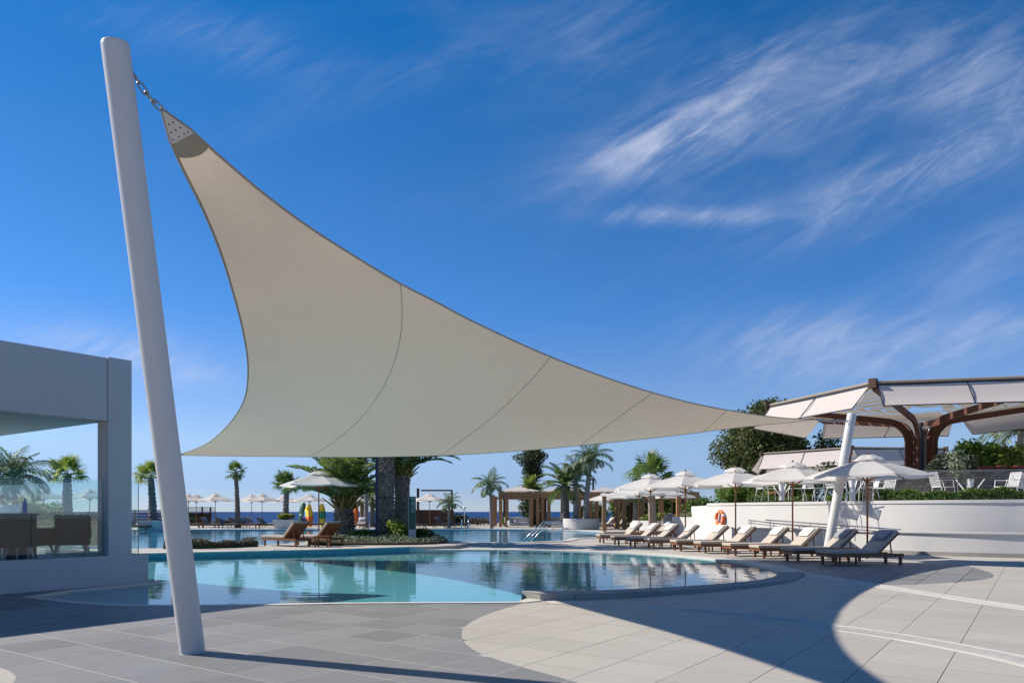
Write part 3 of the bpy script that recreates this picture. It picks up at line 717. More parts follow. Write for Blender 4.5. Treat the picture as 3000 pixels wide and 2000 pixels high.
tag(sc_, 'dark counter added behind the armchairs to darken the pavilion interior', 'counter')
bo = empty('water_bottle'); MB().lathe([(.04, 0), (.042, .02), (.042, .17), (.016, .23), (.016, .26)], 14).build('body', m_bluebottle, bo); MB().lathe([(.018, .26), (.018, .285)], 10).build('cap', m_reflect, bo)
place(tag(bo, 'blue water bottle standing on the added dark counter', 'bottle'), -1.46, 1.6, 1.302)

def skin(name, verts, edges, rad, m, parent, sub=1):
    me = bpy.data.meshes.new(name); me.from_pydata(verts, edges, []); me.materials.append(m); o = bpy.data.objects.new(name, me); COL.objects.link(o)
    if parent: o.parent = parent
    sk = o.modifiers.new('skin', 'SKIN'); sk.use_smooth_shade = True
    for i, r in enumerate(rad): me.skin_vertices[0].data[i].radius = (r, r); me.skin_vertices[0].data[i].use_root = (i == 0)
    s = o.modifiers.new('sub', 'SUBSURF'); s.levels = sub; s.render_levels = sub; return o
def standing_person(label, px, Y, deg, hair, arm):
    o = empty('person', (at(px, 0, Y).x, Y, .109)); o.rotation_euler = (0, 0, R(deg))
    v = [(0, 0, .95), (.0, 0, 1.15), (.01, 0, 1.38), (.02, 0, 1.47), (.03, 0, 1.53), (.045, 0, 1.645)]; e = [(0, 1), (1, 2), (2, 3), (3, 4), (4, 5)]; r = [.12, .115, .135, .065, .052, .088]
    def limb(root, pts, rr):
        k = root
        for p, q in zip(pts, rr): v.append(p); e.append((k, len(v) - 1)); k = len(v) - 1; r.append(q)
    for s in (-1, 1):
        hand = [(.02, s * .19, 1.40), (-.02, s * .26, 1.13), (.22, s * .20, 1.10), (.30, s * .16, 1.14), (.35, s * .14, 1.16)] if s == arm else [(.02, s * .19, 1.40), (-.01, s * .25, 1.12), (.05, s * .27, .88), (.07, s * .27, .80), (.08, s * .265, .75)]
        limb(2, hand, [.056, .043, .034, .032, .02]); limb(0, [(.0, s * .095, .90), (.015, s * .11, .50), (-.01, s * .12, .09), (.10, s * .13, .035)], [.085, .058, .042, .035])
    skin('body', v, e, r, m_skin, o)
    v, e, r = [(0, 0, .92), (0, 0, 1.15), (.01, 0, 1.38), (.015, 0, 1.45)], [(0, 1), (1, 2), (2, 3)], [.145, .135, .15, .08]
    for s in (-1, 1): limb(2, [(.02, s * .20, 1.40), (-.01, s * .255, 1.18)], [.072, .06])
    skin('shirt', v, e, r, m_shirt, o)
    v, e, r = [(0, 0, .95), (0, 0, .97)], [(0, 1)], [.135, .13]
    for s in (-1, 1): limb(0, [(.0, s * .095, .90), (.015, s * .11, .50), (-.01, s * .12, .12)], [.095, .072, .06])
    skin('trousers', v, e, r, m_trouser, o)
    MB().lathe([(.02, -.03), (.082, .0), (.097, .05), (.09, .10), (.055, .14), (.01, .15)], 16, (.03, 0, 1.62)).build('hair', hair, o, smooth=True)
    return tag(o, label, 'person')
m_fairhair = mat('fair_hair', (.16, .09, .05), .7, .2, 20)
standing_person('person in a light blue shirt standing beyond the glass, right of the other', 41, 23.6, -60, m_fairhair, 1)
standing_person('person in a light blue shirt at the left picture edge beyond the glass', 8, 23.2, -110, m_hair, -1)
# timber bar front seen through the glass
bar = empty('bar_counter', (0, 0, 0)); tag(bar, 'stone faced planter bench seen through the pavilion glass', 'bench')
pb_ = at(235, 1560, 30)
bar.location = (pb_.x, 30, 0)
MB().box((0, 0, .42), (2.6, .9, .84)).build('body', m_timber, bar); MB().box((0, 0, .88), (2.8, 1.05, .08)).build('top', m_timberdark, bar)

# ------------------------------------------------------------------ loungers
def make_lounger(cush, pill, label, group, back=42, flat=1.27):
    o = empty('sun_lounger'); w = .66; zt = .29
    fr = MB()
    for s in (-1, 1): fr.box((1.0, s * (w / 2 - .015), zt - .045), (1.98, .035, .085))
    for x in (.03, .5, .95, 1.3, 1.97): fr.box((x, 0, zt - .05), (.045, w - .07, .06))
    for k in range(9): fr.box((.12 + k * .13, 0, zt - .012), (.07, w - .07, .018))
    fr.build('frame', m_teak, o)
    lg = MB().box((0, 0, .135), (.06, .06, .27)).mesh('leg', m_teak)
    for x in (.16, 1.93):
        for s in (-1, 1): inst('leg', lg, o, Matrix.Translation((x, s * (w / 2 - .05), 0)))
    def slab(x0, x1, th, name, m, M=None, ww=w - .02, n=10, dz=0):
        mb = MB(); mb.box(((x0 + x1) / 2, 0, th / 2 + dz), (x1 - x0, ww, th)); ob = mb.build(name, m, o, bevel=.022)
        ob.matrix_basis = M if M is not None else Matrix.Translation((0, 0, zt)); return ob
    slab(-.02, flat, .085, 'seat_cushion', cush)
    hinge = Matrix.Translation((flat, 0, zt - .005)) @ Matrix.Rotation(R(-back), 4, 'Y')
    slab(.0, .80, .085, 'back_cushion', cush, hinge)
    bk = MB()
    for s in (-1, 1): bk.box((.40, s * (w / 2 - .03), -.02), (.80, .035, .04))
    for k in range(9): bk.box((.06 + k * .087, 0, -.012), (.062, w - .06, .018))
    bb = bk.build('backrest', m_teak, o); bb.matrix_basis = hinge
    top = hinge @ Vector((.55, 0, -.03))
    st = MB()
    for s in (-1, 1): st.bar((top.x, s * .2, top.z), (top.x + .05, s * .2, zt - .06), .025)
    st.build('strut', m_teak, o)
    if pill:
        mb = MB(); n = 8; vs = []
        for sgn in (1, -1):
            for a in range(n + 1):
                for b in range(n + 1):
                    x = -1 + 2 * a / n; y = -1 + 2 * b / n; h = .05 * (max(0, (1 - x ** 4) * (1 - y ** 4))) ** .5; vs.append((.18 * x * (1 - .05 * y * y), .27 * y * (1 - .05 * x * x), sgn * h))
        q = (n + 1) ** 2; fs = []
        for a in range(n):
            for b in range(n):
                i = a * (n + 1) + b; fs += [(i, i + n + 1, i + n + 2, i + 1), (q + i, q + i + 1, q + i + n + 2, q + i + n + 1)]
        p = mb.add(vs, fs).build('pillow', pill, o, smooth=True); p.matrix_basis = hinge @ Matrix.Translation((.56, 0, .12))
    return tag(o, label, 'sun lounger', group)
def put(o, x, y, deg, z=0): o.location = (x, y, z); o.rotation_euler = (0, 0, R(deg)); return o
row = [(2429, 1654), (2322, 1643), (2225, 1633), (2143, 1625.5), (2057, 1618), (1986, 1612), (1908, 1605), (1854, 1600.5), (1807, 1595.5), (1763, 1589.5)]
ords = ['nearest', 'second', 'third', 'fourth', 'fifth', 'sixth', 'seventh', 'eighth', 'ninth', 'farthest']
gr = 'teak loungers in the long row beside the pool'
proto = {}
for k, (px, py) in enumerate(row):
    x, y = gp(px, py); dark = k < 2
    if dark not in proto: o = proto[dark] = make_lounger(m_cushion, m_pillowdark if dark else m_pillow, '', gr)
    else: o = copy_tree(proto[dark])
    tag(o, ('nearest teak lounger with a grey pillow, at the right end of the poolside row' if k == 0 else
            'farthest teak lounger of the poolside row, beyond nine others' if k == 9 else
            '%s teak lounger from the right end of the poolside row, %s pillow' % (ords[k], 'grey' if dark else 'pale')), 'sun lounger', gr)
    a = 8.5 + random.uniform(-1.5, 1.5); put(o, x - .16 * math.cos(R(a)), y - .16 * math.sin(R(a)), a)
# more loungers: behind the row, on the island and across the lagoon
lp = proto[False]
def lounger_at(px, Y, deg, label, group, z=0, src=None, foot=True):
    o = copy_tree(src or lp); tag(o, label, 'sun lounger', group); x = (px - 1500) / F * Y; put(o, x, Y, deg, z); return o
g2 = 'loungers behind the poolside row'
lounger_at(1764, 36.0, 12, 'teak lounger standing apart behind the far end of the poolside row', g2, src=make_lounger(m_cushion, None, '', g2, back=38) if False else None)
for px, lab in ((1733, 'leftmost of three cream loungers beside the round white planter'), (1768, 'middle of three cream loungers near the round white planter'), (1801, 'rightmost of three cream loungers near the round white planter')):
    lounger_at(px, 60 - (px - 1733) * .02, 6, lab, g2)
lounger_at(1868, 38, 14, 'lounger with a pale pillow behind the poolside row, under the farther umbrellas', g2)
isl_l = make_lounger(m_cushion, None, '', 'pair of loungers on the island')
def island_lounger(o, hx, hy, lab):
    a = math.degrees(math.atan2(-.6, .8)); put(o, hx - .8 * 1.93, hy + .6 * 1.93, a, .11); tag(o, lab, 'sun lounger', 'pair of loungers on the island')
island_lounger(isl_l, -7.30, 26.15, 'left teak lounger of the island pair, its back turned to the camera')
island_lounger(copy_tree(isl_l), -6.28, 26.75, 'right teak lounger of the island pair, beside the short palm')
tbl = empty('side_table'); MB().box((0, 0, .37), (.5, .5, .03)).build('table_top', m_teak, tbl)
lgm = MB().box((0, 0, .178), (.045, .045, .356)).mesh('leg', m_teak)
for a in (-1, 1):
    for b in (-1, 1): inst('leg', lgm, tbl, Matrix.Translation((a * .21, b * .21, 0)))
tag(tbl, 'small teak side table between the island loungers', 'side table', 'teak side tables'); tbl.location = (-6.55, 26.0, .11)
for k, lab in ((0, 'small teak side table between the nearest two poolside loungers'), (2, 'teak side table between third and fourth poolside loungers'), (4, 'teak side table between fifth and sixth poolside loungers'), (6, 'teak side table between seventh and eighth poolside loungers'), (8, 'teak side table between ninth and farthest poolside loungers')):
    a = np.array(gp(*row[k])); b = np.array(gp(*row[k + 1])); m = (a + b) / 2 + np.array([.95, .15]); t = copy_tree(tbl); t.location = (m[0], m[1], 0); tag(t, lab, 'side table', 'teak side tables')
darkl = make_lounger(m_cushdark, m_pillowdark, '', 'dark loungers across the lagoon pool'); gfar = 'dark loungers across the lagoon pool'
fl = [(593, 61.5, 'leftmost dark lounger across the lagoon, right beside the tall left mast'), (652, 61, 'dark far lounger left of the slender fan palm'), (699, 61, 'dark far lounger at the foot of the slender fan palm'),
      (760, 61, 'dark far lounger between slender fan palm and white planter'), (820, 60.5, 'dark far lounger directly left of the white planter with grass'), (897, 61, 'dark far lounger right of the white planter with grass'),
      (944, 63, 'dark far lounger beside the colourful boards'), (731, 66, 'dark lounger in the rear line behind the slender fan palm'), (778, 66, 'dark lounger in the rear line left of the white planter'),
      (1250, 61, 'dark far lounger just right of the green sign'), (1338, 62, 'dark far lounger beside the small drooping palm'), (1372, 61, 'rightmost dark far lounger by the low shrubs'), (440, 54, 'dark lounger by the planter left of the tall mast'), (268, 47, 'dark lounger seen through the pavilion glass, near the pier'), (172, 46, 'dark lounger seen through the pavilion glass, in the middle')]
for k, (px, Y, lab) in enumerate(fl):
    o = darkl if k == 0 else copy_tree(darkl); tag(o, lab, 'sun lounger', gfar); put(o, (px - 1500) / F * Y, Y, 168 + random.uniform(-4, 4) if k not in (9,) else 172)
o = copy_tree(lp); tag(o, 'pale lounger facing the camera between short palm and tall trunk', 'sun lounger', gfar); put(o, at(1052, 1540, 60).x, 60, 92)

# ------------------------------------------------------------------ umbrellas
def make_umbrella(label, group, rot=0):
    o = empty('umbrella'); Rr = 1.58; za, zr = 2.76, 2.30
    MB().tube([(0, 0, .06), (0, 0, 2.80)], .026, 12).build('pole', m_teakpole, o, smooth=True)
    b = MB(); b.lathe([(.02, 0), (.30, .0), (.30, .05), (.26, .07), (.05, .08), (.045, .30), (.03, .31)], 20); b.build('base', m_rim, o)
    mb = MB(); n = 8; ang = [rot + math.pi / 3 * k for k in range(6)]
    def pt(k, f, t):
        a0, a1 = ang[k % 6], ang[k % 6] + math.pi / 3
        p = Vector((math.cos(a0), math.sin(a0), 0)) * (1 - t) + Vector((math.cos(a1), math.sin(a1), 0)) * t
        sag = .075 * math.sin(math.pi * t) * f ** 1.3; z = za + (zr - za) * f - sag * .55 + .03 * math.sin(math.pi * f)
        return p * (Rr * f * (1 - .035 * math.sin(math.pi * t) * f)) + Vector((0, 0, z))
    for k in range(6):
        o0 = len(mb.v)
        for i in range(n + 1):
            for j in range(n + 1): mb.v.append(tuple(pt(k, .12 + .88 * i / n, j / n)))
        for i in range(n):
            for j in range(n): q = o0 + i * (n + 1) + j; mb.f.append((q, q + n + 1, q + n + 2, q + 1))
    can = mb.build('canopy', m_canvas, o, smooth=True)
    vl = MB()
    for k in range(6):
        o0 = len(vl.v)
        for j in range(n + 1):
            p = pt(k, 1, j / n); vl.v += [tuple(p), (p.x * 1.006, p.y * 1.006, p.z - .05)]
        for j in range(n): q = o0 + 2 * j; vl.f.append((q, q + 1, q + 3, q + 2))
    vl.build('valance', m_canvas, can)
    cp = MB(); nn = 36                                               # ruffled vent cap
    rings = [(.02, .135), (.16, .125), (.30, .06), (.40, .0)]
    for i, (r, z) in enumerate(rings):
        for j in range(nn):
            a = 2 * math.pi * j / nn + rot; ruf = .035 * (i / 3) * math.cos(6 * (a - rot)) + .012 * (i / 3) * math.sin(17 * a); cp.v.append((r * math.cos(a) * (1 + ruf), r * math.sin(a) * (1 + ruf), za - .03 + z + .5 * ruf))
    for i in range(3):
        for j in range(nn): cp.f.append((i * nn + j, i * nn + (j + 1) % nn, (i + 1) * nn + (j + 1) % nn, (i + 1) * nn + j))
    cp.build('vent_cap', m_canvas, o, smooth=True)
    MB().lathe([(.005, 0), (.03, .01), (.03, .05), (.008, .075)], 10, (0, 0, za + .10)).build('finial', m_teakpole, o)
    MB().lathe([(.028, 0), (.06, .03), (.06, .09), (.028, .12)], 12, (0, 0, 2.10)).build('hub', m_teakpole, o)
    rib = MB(); rib.bar((.05, 0, za - .05), (Rr * .985, 0, zr - .035), .022, .03); ribm = rib.mesh('rib', m_teakpole)
    stt = MB(); stt.bar((.06, 0, 2.16), (.74, 0, za - .05 + (zr - za) * .46), .018, .024); stm = stt.mesh('strut', m_teakpole)
    for a in ang:
        M = Matrix.Rotation(a, 4, 'Z'); inst('rib', ribm, o, M); inst('strut', stm, o, M)
    return tag(o, label, 'umbrella', group)
um0 = make_umbrella('', 'u'); um1 = None
gu = 'white umbrellas along the poolside row'
ulist = [(2541, 20.3, 88, 'white umbrella over the nearest two poolside loungers'), (2322, 23.4, 84, 'white umbrella over the third and fourth poolside loungers'), (2155, 26.2, 70, 'white umbrella over the fifth and sixth poolside loungers'), (2008, 28.6, 72, 'white umbrella over the seventh and eighth poolside loungers'), (1906, 31.0, 76, 'white umbrella over the farthest pair of poolside loungers')]
for k, (px, Y, rz, lab) in enumerate(ulist):
    o = um0 if k == 0 else copy_tree(um0); tag(o, lab, 'umbrella', gu); put(o, (px - 1500) / F * Y, Y, rz)
def um(px, Y, rz, lab, g, z=0, s=1.0): o = copy_tree(um0); tag(o, lab, 'umbrella', g); put(o, (px - 1500) / F * Y, Y, rz, z); o.scale = (s, s, s); return o
um(934, 30.6, 62, 'large white umbrella over the island lounger pair', 'umbrella on the island', .11)
g3 = 'white umbrellas behind the poolside row'
for px, Y, rz, lab in ((1872, 40, 20, 'white umbrella just left of the farthest poolside umbrella'), (1815, 52, 40, 'white umbrella over three cream loungers, low at the left of the group'), (1940, 43, 10, 'white umbrella peeping out behind the seventh-pair umbrella pole'), (1969, 50, 50, 'white umbrella in the rear, above the low cream wall'), (1772, 62, 15, 'white umbrella farthest left and lowest beside the timber posts')):
    um(px, Y, rz, lab, g3)
g4 = 'white umbrellas across the lagoon pool'
for px, Y, lab in ((552, 66, 'far umbrella half hidden by the tall left mast'), (575, 67, 'far umbrella right behind the one at the tall mast'), (631, 64, 'far umbrella left of the slender fan palm'), (737, 68, 'rear umbrella of the overlapping pair right of the slender fan palm'), (768, 65, 'front umbrella of the overlapping pair right of the slender fan palm'), (832, 72, 'far umbrella behind the fan palm in the planter'),
                   (907, 66, 'far umbrella just left of the island umbrella pole'), (1032, 66, 'far umbrella right of the short thick palm'), (1092, 70, 'far umbrella mostly hidden by the tall palm trunk'), (1259, 64, 'far umbrella right of the green sign'), (128, 52, 'umbrella seen through the glass, left of the fan palm'), (263, 52, 'umbrella seen through the glass, next to the pier'), (70, 62, 'umbrella seen through the glass, farthest left')):
    um(px, Y, random.uniform(0, 60), lab, g4)

# ------------------------------------------------------------------ plants
def leafmesh(P, size, m, name, flat=.4, asp=.5, nrm=None):
    n = len(P); d = np.random.normal(size=(n, 3)); d /= np.linalg.norm(d, axis=1)[:, None]
    e = np.random.normal(size=(n, 3)); e[:, 2] *= flat; e -= (e * d).sum(1)[:, None] * d; e /= np.linalg.norm(e, axis=1)[:, None]
    s = size * np.random.uniform(.6, 1.4, n)[:, None]
    a = P - d * s * .5; b = P + e * s * asp * .5; c = P + d * s * .5; f = P - e * s * asp * .5
    v = np.stack([a, b, c, f], 1).reshape(-1, 3)
    me = bpy.data.meshes.new(name); me.vertices.add(4 * n); me.vertices.foreach_set('co', v.ravel()); me.loops.add(4 * n); me.loops.foreach_set('vertex_index', np.arange(4 * n, dtype=np.int32))
    me.polygons.add(n); me.polygons.foreach_set('loop_start', np.arange(0, 4 * n, 4, dtype=np.int32)); me.polygons.foreach_set('loop_total', np.full(n, 4, dtype=np.int32)); me.materials.append(m); me.update(calc_edges=True); return me
def clumps(n, centers, radii, shell=.55):
    k = np.random.choice(len(centers), n, p=np.array([r[0] * r[1] * r[2] for r in radii]) ** .67 / sum(np.array([r[0] * r[1] * r[2] for r in radii]) ** .67))
    d = np.random.normal(size=(n, 3)); d /= np.linalg.norm(d, axis=1)[:, None]; q = np.random.uniform(shell, 1.05, n)[:, None]
    return np.array(centers)[k] + d * q * np.array(radii)[k]
def shrub(name, label, loc, rad, n, size, m, cat='shrub', group=None, nc=9, stem=True):
    o = empty(name, loc); cs = []; rs = []
    for _ in range(nc):
        a = random.uniform(0, 6.28); q = random.uniform(0, .62); cs.append((rad[0] * q * math.cos(a), rad[1] * q * math.sin(a), rad[2] * random.uniform(.65, 1.25))); k = random.uniform(.35, .6); rs.append((rad[0] * k, rad[1] * k, rad[2] * k * 1.3))
    P = clumps(n, cs, rs); P[:, 2] = np.abs(P[:, 2])
    inst('foliage', leafmesh(P, size, m, 'foliage'), o)
    if stem:
        mb = MB()
        for _ in range(5): a = random.uniform(0, 6.28); mb.tube([(0, 0, 0), (rad[0] * .3 * math.cos(a), rad[1] * .3 * math.sin(a), rad[2] * .9)], [.02, .01], 5)
        mb.build('stem', m_bark, o)
    return tag(o, label, cat, group)
def hedge(name, label, path, wid, z0, z1, n, size, m, group=None, kind=None):
    P = np.array(path, float); s = np.concatenate([[0], np.cumsum(np.linalg.norm(np.diff(P, axis=0), axis=1))]); t = np.random.uniform(0, s[-1], n)
    x = np.interp(t, s, P[:, 0]); y = np.interp(t, s, P[:, 1]); off = np.random.uniform(-1, 1, n) * wid / 2; h = np.random.uniform(0, 1, n) ** .6
    top = z1 + .10 * np.sin(t * 2.3) * .5 + .05 * np.sin(t * 7.1); z = z0 + (top - z0) * h; th = np.interp(t, s, np.arctan2(np.gradient(P[:, 1]), np.gradient(P[:, 0])))
    Q = np.stack([x - np.sin(th) * off, y + np.cos(th) * off, z], 1)
    o = empty(name, tuple(Q[0] * [1, 1, 0] + [0, 0, z0])); me = leafmesh(Q - np.array(o.location), size, m, 'foliage'); inst('foliage', me, o)
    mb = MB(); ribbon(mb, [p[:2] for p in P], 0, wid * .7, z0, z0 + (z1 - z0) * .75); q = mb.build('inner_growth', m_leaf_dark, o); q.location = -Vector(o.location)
    return tag(o, label, 'hedge', group)

# palm fronds
def frond_mesh(name, m, e0, droop, n=34, ll=.34, hang=.35, seed=0, width=.036):
    rn = random.Random(seed); mb = MB(); pts = []; p = Vector((0, 0, 0)); a = R(e0); K = 14
    for k in range(K + 1):
        pts.append(p.copy()); t = k / K; a = R(e0) - R(droop) * t ** 1.25; p = p + Vector((math.cos(a), 0, math.sin(a))) / K
    mb.tube(pts, [.016 * (1 - .85 * k / K) + .002 for k in range(K + 1)], 4, cap=False)
    def pa(t): q = t * K; i = min(int(q), K - 1); return pts[i].lerp(pts[i + 1], q - i), (pts[i + 1] - pts[i]).normalized()
    for k in range(n):
        t = .13 + .87 * (k + .5) / n; c, tn = pa(t); L = ll * (math.sin(math.pi * min(1, .18 + .82 * t) ** .8) ** .6) * rn.uniform(.85, 1.1)
        if t < .2: L *= .5
        upv = Vector((0, 1, 0)).cross(tn); upv = upv if upv.z > 0 or abs(upv.z) < .2 else -upv
        for s in (-1, 1):
            d = (tn * (.55 + .5 * t) + Vector((0, s, 0)) * .95 + upv * rn.uniform(.05, .45) ).normalized()
            mid = c + d * L * .5 - Vector((0, 0, hang * L * .12)); tip = c + d * L - Vector((0, 0, hang * L * .55)); wv = tn.cross(d).cross(d).normalized() * width * .5
            mb.add([c, mid + wv, tip, mid - wv], [(0, 1, 2, 3)])
    return mb.mesh(name, m)
def fan_mesh(name, m, seed=0, pet=.55, droop=.25, nseg=20):
    rn = random.Random(seed); mb = MB(); mb.tube([(0, 0, 0), (pet * .5, 0, .03), (pet, 0, .0)], [.014, .01, .008], 4, cap=False); c = Vector((pet, 0, 0))
    for k in range(nseg):
        a = R(-125 + 250 * (k + .5) / nseg); L = (.5 + .08 * math.cos(a)) * rn.uniform(.88, 1.08); d = Vector((math.cos(a), math.sin(a), .12 * math.cos(2 * a))); w = Vector((-math.sin(a), math.cos(a), 0)) * .034
        mid = c + d * L * .62; tip = c + d * L - Vector((0, 0, droop * L * rn.uniform(.5, 1.4))); mb.add([c, mid + w + Vector((0, 0, .02)), tip, mid - w], [(0, 1, 2, 3)])
    return mb.mesh(name, m)
FR = {}
def fronds(kind):
    if kind in FR: return FR[kind]
    if kind == 'date': L = [frond_mesh('frond', m_frond, e, d, 40, .30, .25, i, .03) for i, (e, d) in enumerate(((78, 45), (62, 62), (45, 72), (26, 70), (8, 60), (-15, 45)))]
    elif kind == 'feather': L = [frond_mesh('frond', m_frondgrey, e, d, 38, .36, 1.0, i + 9, .026) for i, (e, d) in enumerate(((80, 60), (66, 95), (52, 120), (35, 120), (15, 100)))]
    elif kind == 'lime': L = [frond_mesh('frond', m_frondlime, e, d, 34, .30, .8, i + 5, .03) for i, (e, d) in enumerate(((84, 30), (72, 50), (60, 70), (45, 80)))]
    else: L = [fan_mesh('frond', m_frondlime if kind == 'fanlime' else m_frondfan, i, .55, dr) for i, dr in enumerate((.1, .25, .5))]
    FR[kind] = L; return L
def trunk_mesh(h, r0, r1, kind, lean=(0, 0), seed=0, bulge=0):
    rn = random.Random(seed); K = max(10, int(h / (.075 if kind == 'date' else .10))); n = 20 if kind == 'date' else 12
    pts = [Vector((lean[0] * (k / K) ** 1.5, lean[1] * (k / K) ** 1.5, h * k / K)) for k in range(K + 1)]
    rad = [(r0 + (r1 - r0) * k / K) * (1 + .25 * math.exp(-k / K * 9)) * (1 + bulge * math.exp(-((k / K - .93) / .09) ** 2)) for k in range(K + 1)]
    if kind == 'date': prof = lambda i, j: 1 + (.085 if (i + (j % 2)) % 2 == 0 else -.05) + rn.uniform(-.035, .035)
    elif kind == 'rough': prof = lambda i, j: 1 + .16 * ((i * 7 + j * 5) % 3 - 1) * .6 + rn.uniform(-.1, .1)
    else: prof = lambda i, j: 1 + (.03 if i % 3 == 0 else 0) + rn.uniform(-.02, .02)
    return MB().tube(pts, rad, n, True, prof)
def palm(label, x, Y, z0, h, r0, r1, kind, L, N, tk='date', nmax=None, lean=(0, 0), spread=1.0, bulge=0, seed=0, name='palm_tree', group='palm trees', eset=None):
    o = empty(name, (x, Y, z0)); rn = random.Random(seed + 3)
    trunk_mesh(h, r0, r1, tk, lean, seed, bulge).build('trunk', m_trunk if tk != 'smooth' else m_trunkpale, o, smooth=False)
    if tk == 'date' and Y < 40:
        sb = MB(); nr = int(h / .13)
        for i in range(nr):
            z = h * (i + .5) / nr; rr = (r0 + (r1 - r0) * z / h) * (1 + .25 * math.exp(-z / h * 9)) * (1 + bulge * math.exp(-((z / h - .93) / .09) ** 2))
            for j in range(15):
                if rn.random() < .08: continue
                a = 2 * math.pi * (j + .5 * (i % 2)) / 15 + rn.uniform(-.05, .05); d = Vector((math.cos(a), math.sin(a), 0)); t = Vector((-d.y, d.x, 0)); e = rr * rn.uniform(1.06, 1.22); c = Vector((lean[0] * (z / h) ** 1.5, 0, z))
                w = rr * .17; p = c + d * rr * .9
                sb.add([p - t * w - Vector((0, 0, .08)), p + t * w - Vector((0, 0, .08)), c + d * e + t * w * .5 + Vector((0, 0, .02)), c + d * e - t * w * .5 + Vector((0, 0, .02)), p + Vector((0, 0, .07))], [(0, 1, 2, 3), (3, 2, 4), (1, 4, 2), (0, 3, 4)])
        tag(sb.build('leaf_base', m_trunkstub, o), kind='stuff')
        pb = MB()
        for k in range(46):
            a = k * 2.39996; t = k / 46; d = Vector((math.cos(a), math.sin(a), 0)); e = R(35 + 45 * t); p = Vector((lean[0], lean[1], h - .12 + .3 * t)) + d * r1 * (1.0 - .6 * t); q = p + (d * math.cos(e) + Vector((0, 0, math.sin(e)))) * rn.uniform(.35, .75)
            pb.tube([p, p.lerp(q, .5), q], [.055, .038, .02], 5)
        tag(pb.build('petiole_base', m_petiole, o), kind='stuff')
    top = Vector((lean[0], lean[1], h)); fs = fronds(kind)[:nmax]; nf = len(fs)
    cr = empty('crown', top); cr.parent = o
    for k in range(N):
        f = k / max(1, N - 1); a = k * 2.39996 + rn.uniform(-.25, .25); s = L * rn.uniform(.85, 1.12)
        if kind in ('fan', 'fanlime'):
            el = R(80 - 125 * f * spread + rn.uniform(-8, 8)); M = Matrix.Rotation(a, 4, 'Z') @ Matrix.Rotation(-el, 4, 'Y') @ Matrix.Rotation(rn.uniform(-.3, .3), 4, 'X') @ Matrix.Scale(s, 4); me = fs[min(nf - 1, int(f * nf))]
        else:
            me = fs[min(nf - 1, int(f * nf * .999))]; M = Matrix.Rotation(a, 4, 'Z') @ Matrix.Rotation(rn.uniform(-.1, .1), 4, 'Y') @ Matrix.Rotation(rn.uniform(-.25, .25), 4, 'X') @ Matrix.Scale(s, 4)
        inst('frond', me, cr, M)
    return tag(o, label, 'palm', group)
IZ = .109
palm('tallest thick palm trunk rising behind the sail on the island', at(1129, 0, 30.4).x, 30.4, IZ, 6.6, .34, .31, 'date', 2.7, 18, seed=1)
palm('pineapple-topped date palm beside the green sign', at(1178, 0, 31.6).x, 31.6, IZ, 2.75, .31, .27, 'date', 2.7, 24, nmax=3, seed=2, bulge=.18)
palm('short thick date palm behind the island umbrella', at(1008, 0, 31.8).x, 31.8, IZ, 1.45, .46, .36, 'date', 3.0, 26, nmax=3, seed=3)
palm('tall thin palm between the thick island palms', at(1073, 0, 62).x, 62, 0, 5.6, .2, .16, 'fan', 1.4, 18, 'smooth', seed=4)
palm('fan palm behind the far umbrella right of the short thick palm', at(1061, 0, 68).x, 68, 0, 2.7, .2, .15, 'fan', 1.2, 20, 'rough', seed=5)
palm('fan palm just left of the tallest palm trunk', at(1091, 0, 66).x, 66, 0, 2.5, .22, .18, 'fan', 1.2, 20, 'rough', seed=6)
palm('slender fan palm standing alone against the sea', at(697, 0, 63).x, 63, 0, 4.65, .22, .15, 'fan', .95, 20, 'rough', lean=(-.18, 0), seed=7)
palm('fan palm growing from the white planter', at(837, 0, 60).x, 60, .6, 2.75, .25, .17, 'fan', 1.25, 20, 'rough', lean=(.1, 0), seed=8, spread=.75)
palm('fan palm beside the tall left mast', at(448, 0, 55).x, 55, .6, 3.2, .30, .2, 'fanlime', 1.25, 18, 'rough', lean=(-.15, 0), seed=9, spread=.7)
palm('fan palm seen above the pavilion glass, left of the corner pier', at(197, 0, 47).x, 47, 0, 3.6, .34, .22, 'fanlime', 1.35, 18, 'rough', seed=10, spread=.75)
palm('feathery palm at the left picture edge above the glass', at(38, 0, 40).x, 40, 0, 3.0, .15, .1, 'feather', 2.3, 22, 'smooth', seed=11)
palm('slender drooping palm left of the timber cabanas', at(1439, 0, 59).x, 59, 0, 3.2, .11, .09, 'feather', 1.75, 16, 'smooth', lean=(-.1, 0), seed=12)
palm('lime green palm in front of the dark cypress', at(1553, 0, 68).x, 68, 0, 3.3, .14, .1, 'lime', 1.6, 22, 'smooth', seed=13)
palm('date palm with arching crown in the round white planter', at(1655, 0, 58).x, 58, .7, 2.6, .32, .30, 'date', 2.2, 24, 'date', bulge=.25, seed=14)
palm('straight feather palm in the middle of the round planter', at(1687, 0, 57.5).x, 57.5, .7, 3.6, .2, .16, 'feather', 1.9, 16, 'smooth', seed=15)
palm('tallest curved feather palm of the round planter', at(1716, 0, 57).x, 57, .7, 4.35, .22, .15, 'feather', 2.2, 16, 'smooth', lean=(.35, 0), seed=16)
palm('green fan palm above the farther umbrellas', at(1913, 0, 44).x, 44, 0, 3.1, .25, .2, 'fan', 1.75, 10, 'smooth', lean=(-.15, 0), seed=17, spread=.45)
palm('small drooping palm right of the green sign', at(1316, 0, 61).x, 61, 0, 1.9, .13, .1, 'feather', 1.3, 16, 'smooth', seed=18)
palm('dark-trunked palm among the timber posts', at(1863, 0, 52).x, 52, 0, 2.4, .22, .18, 'fan', .7, 12, 'rough', seed=19)
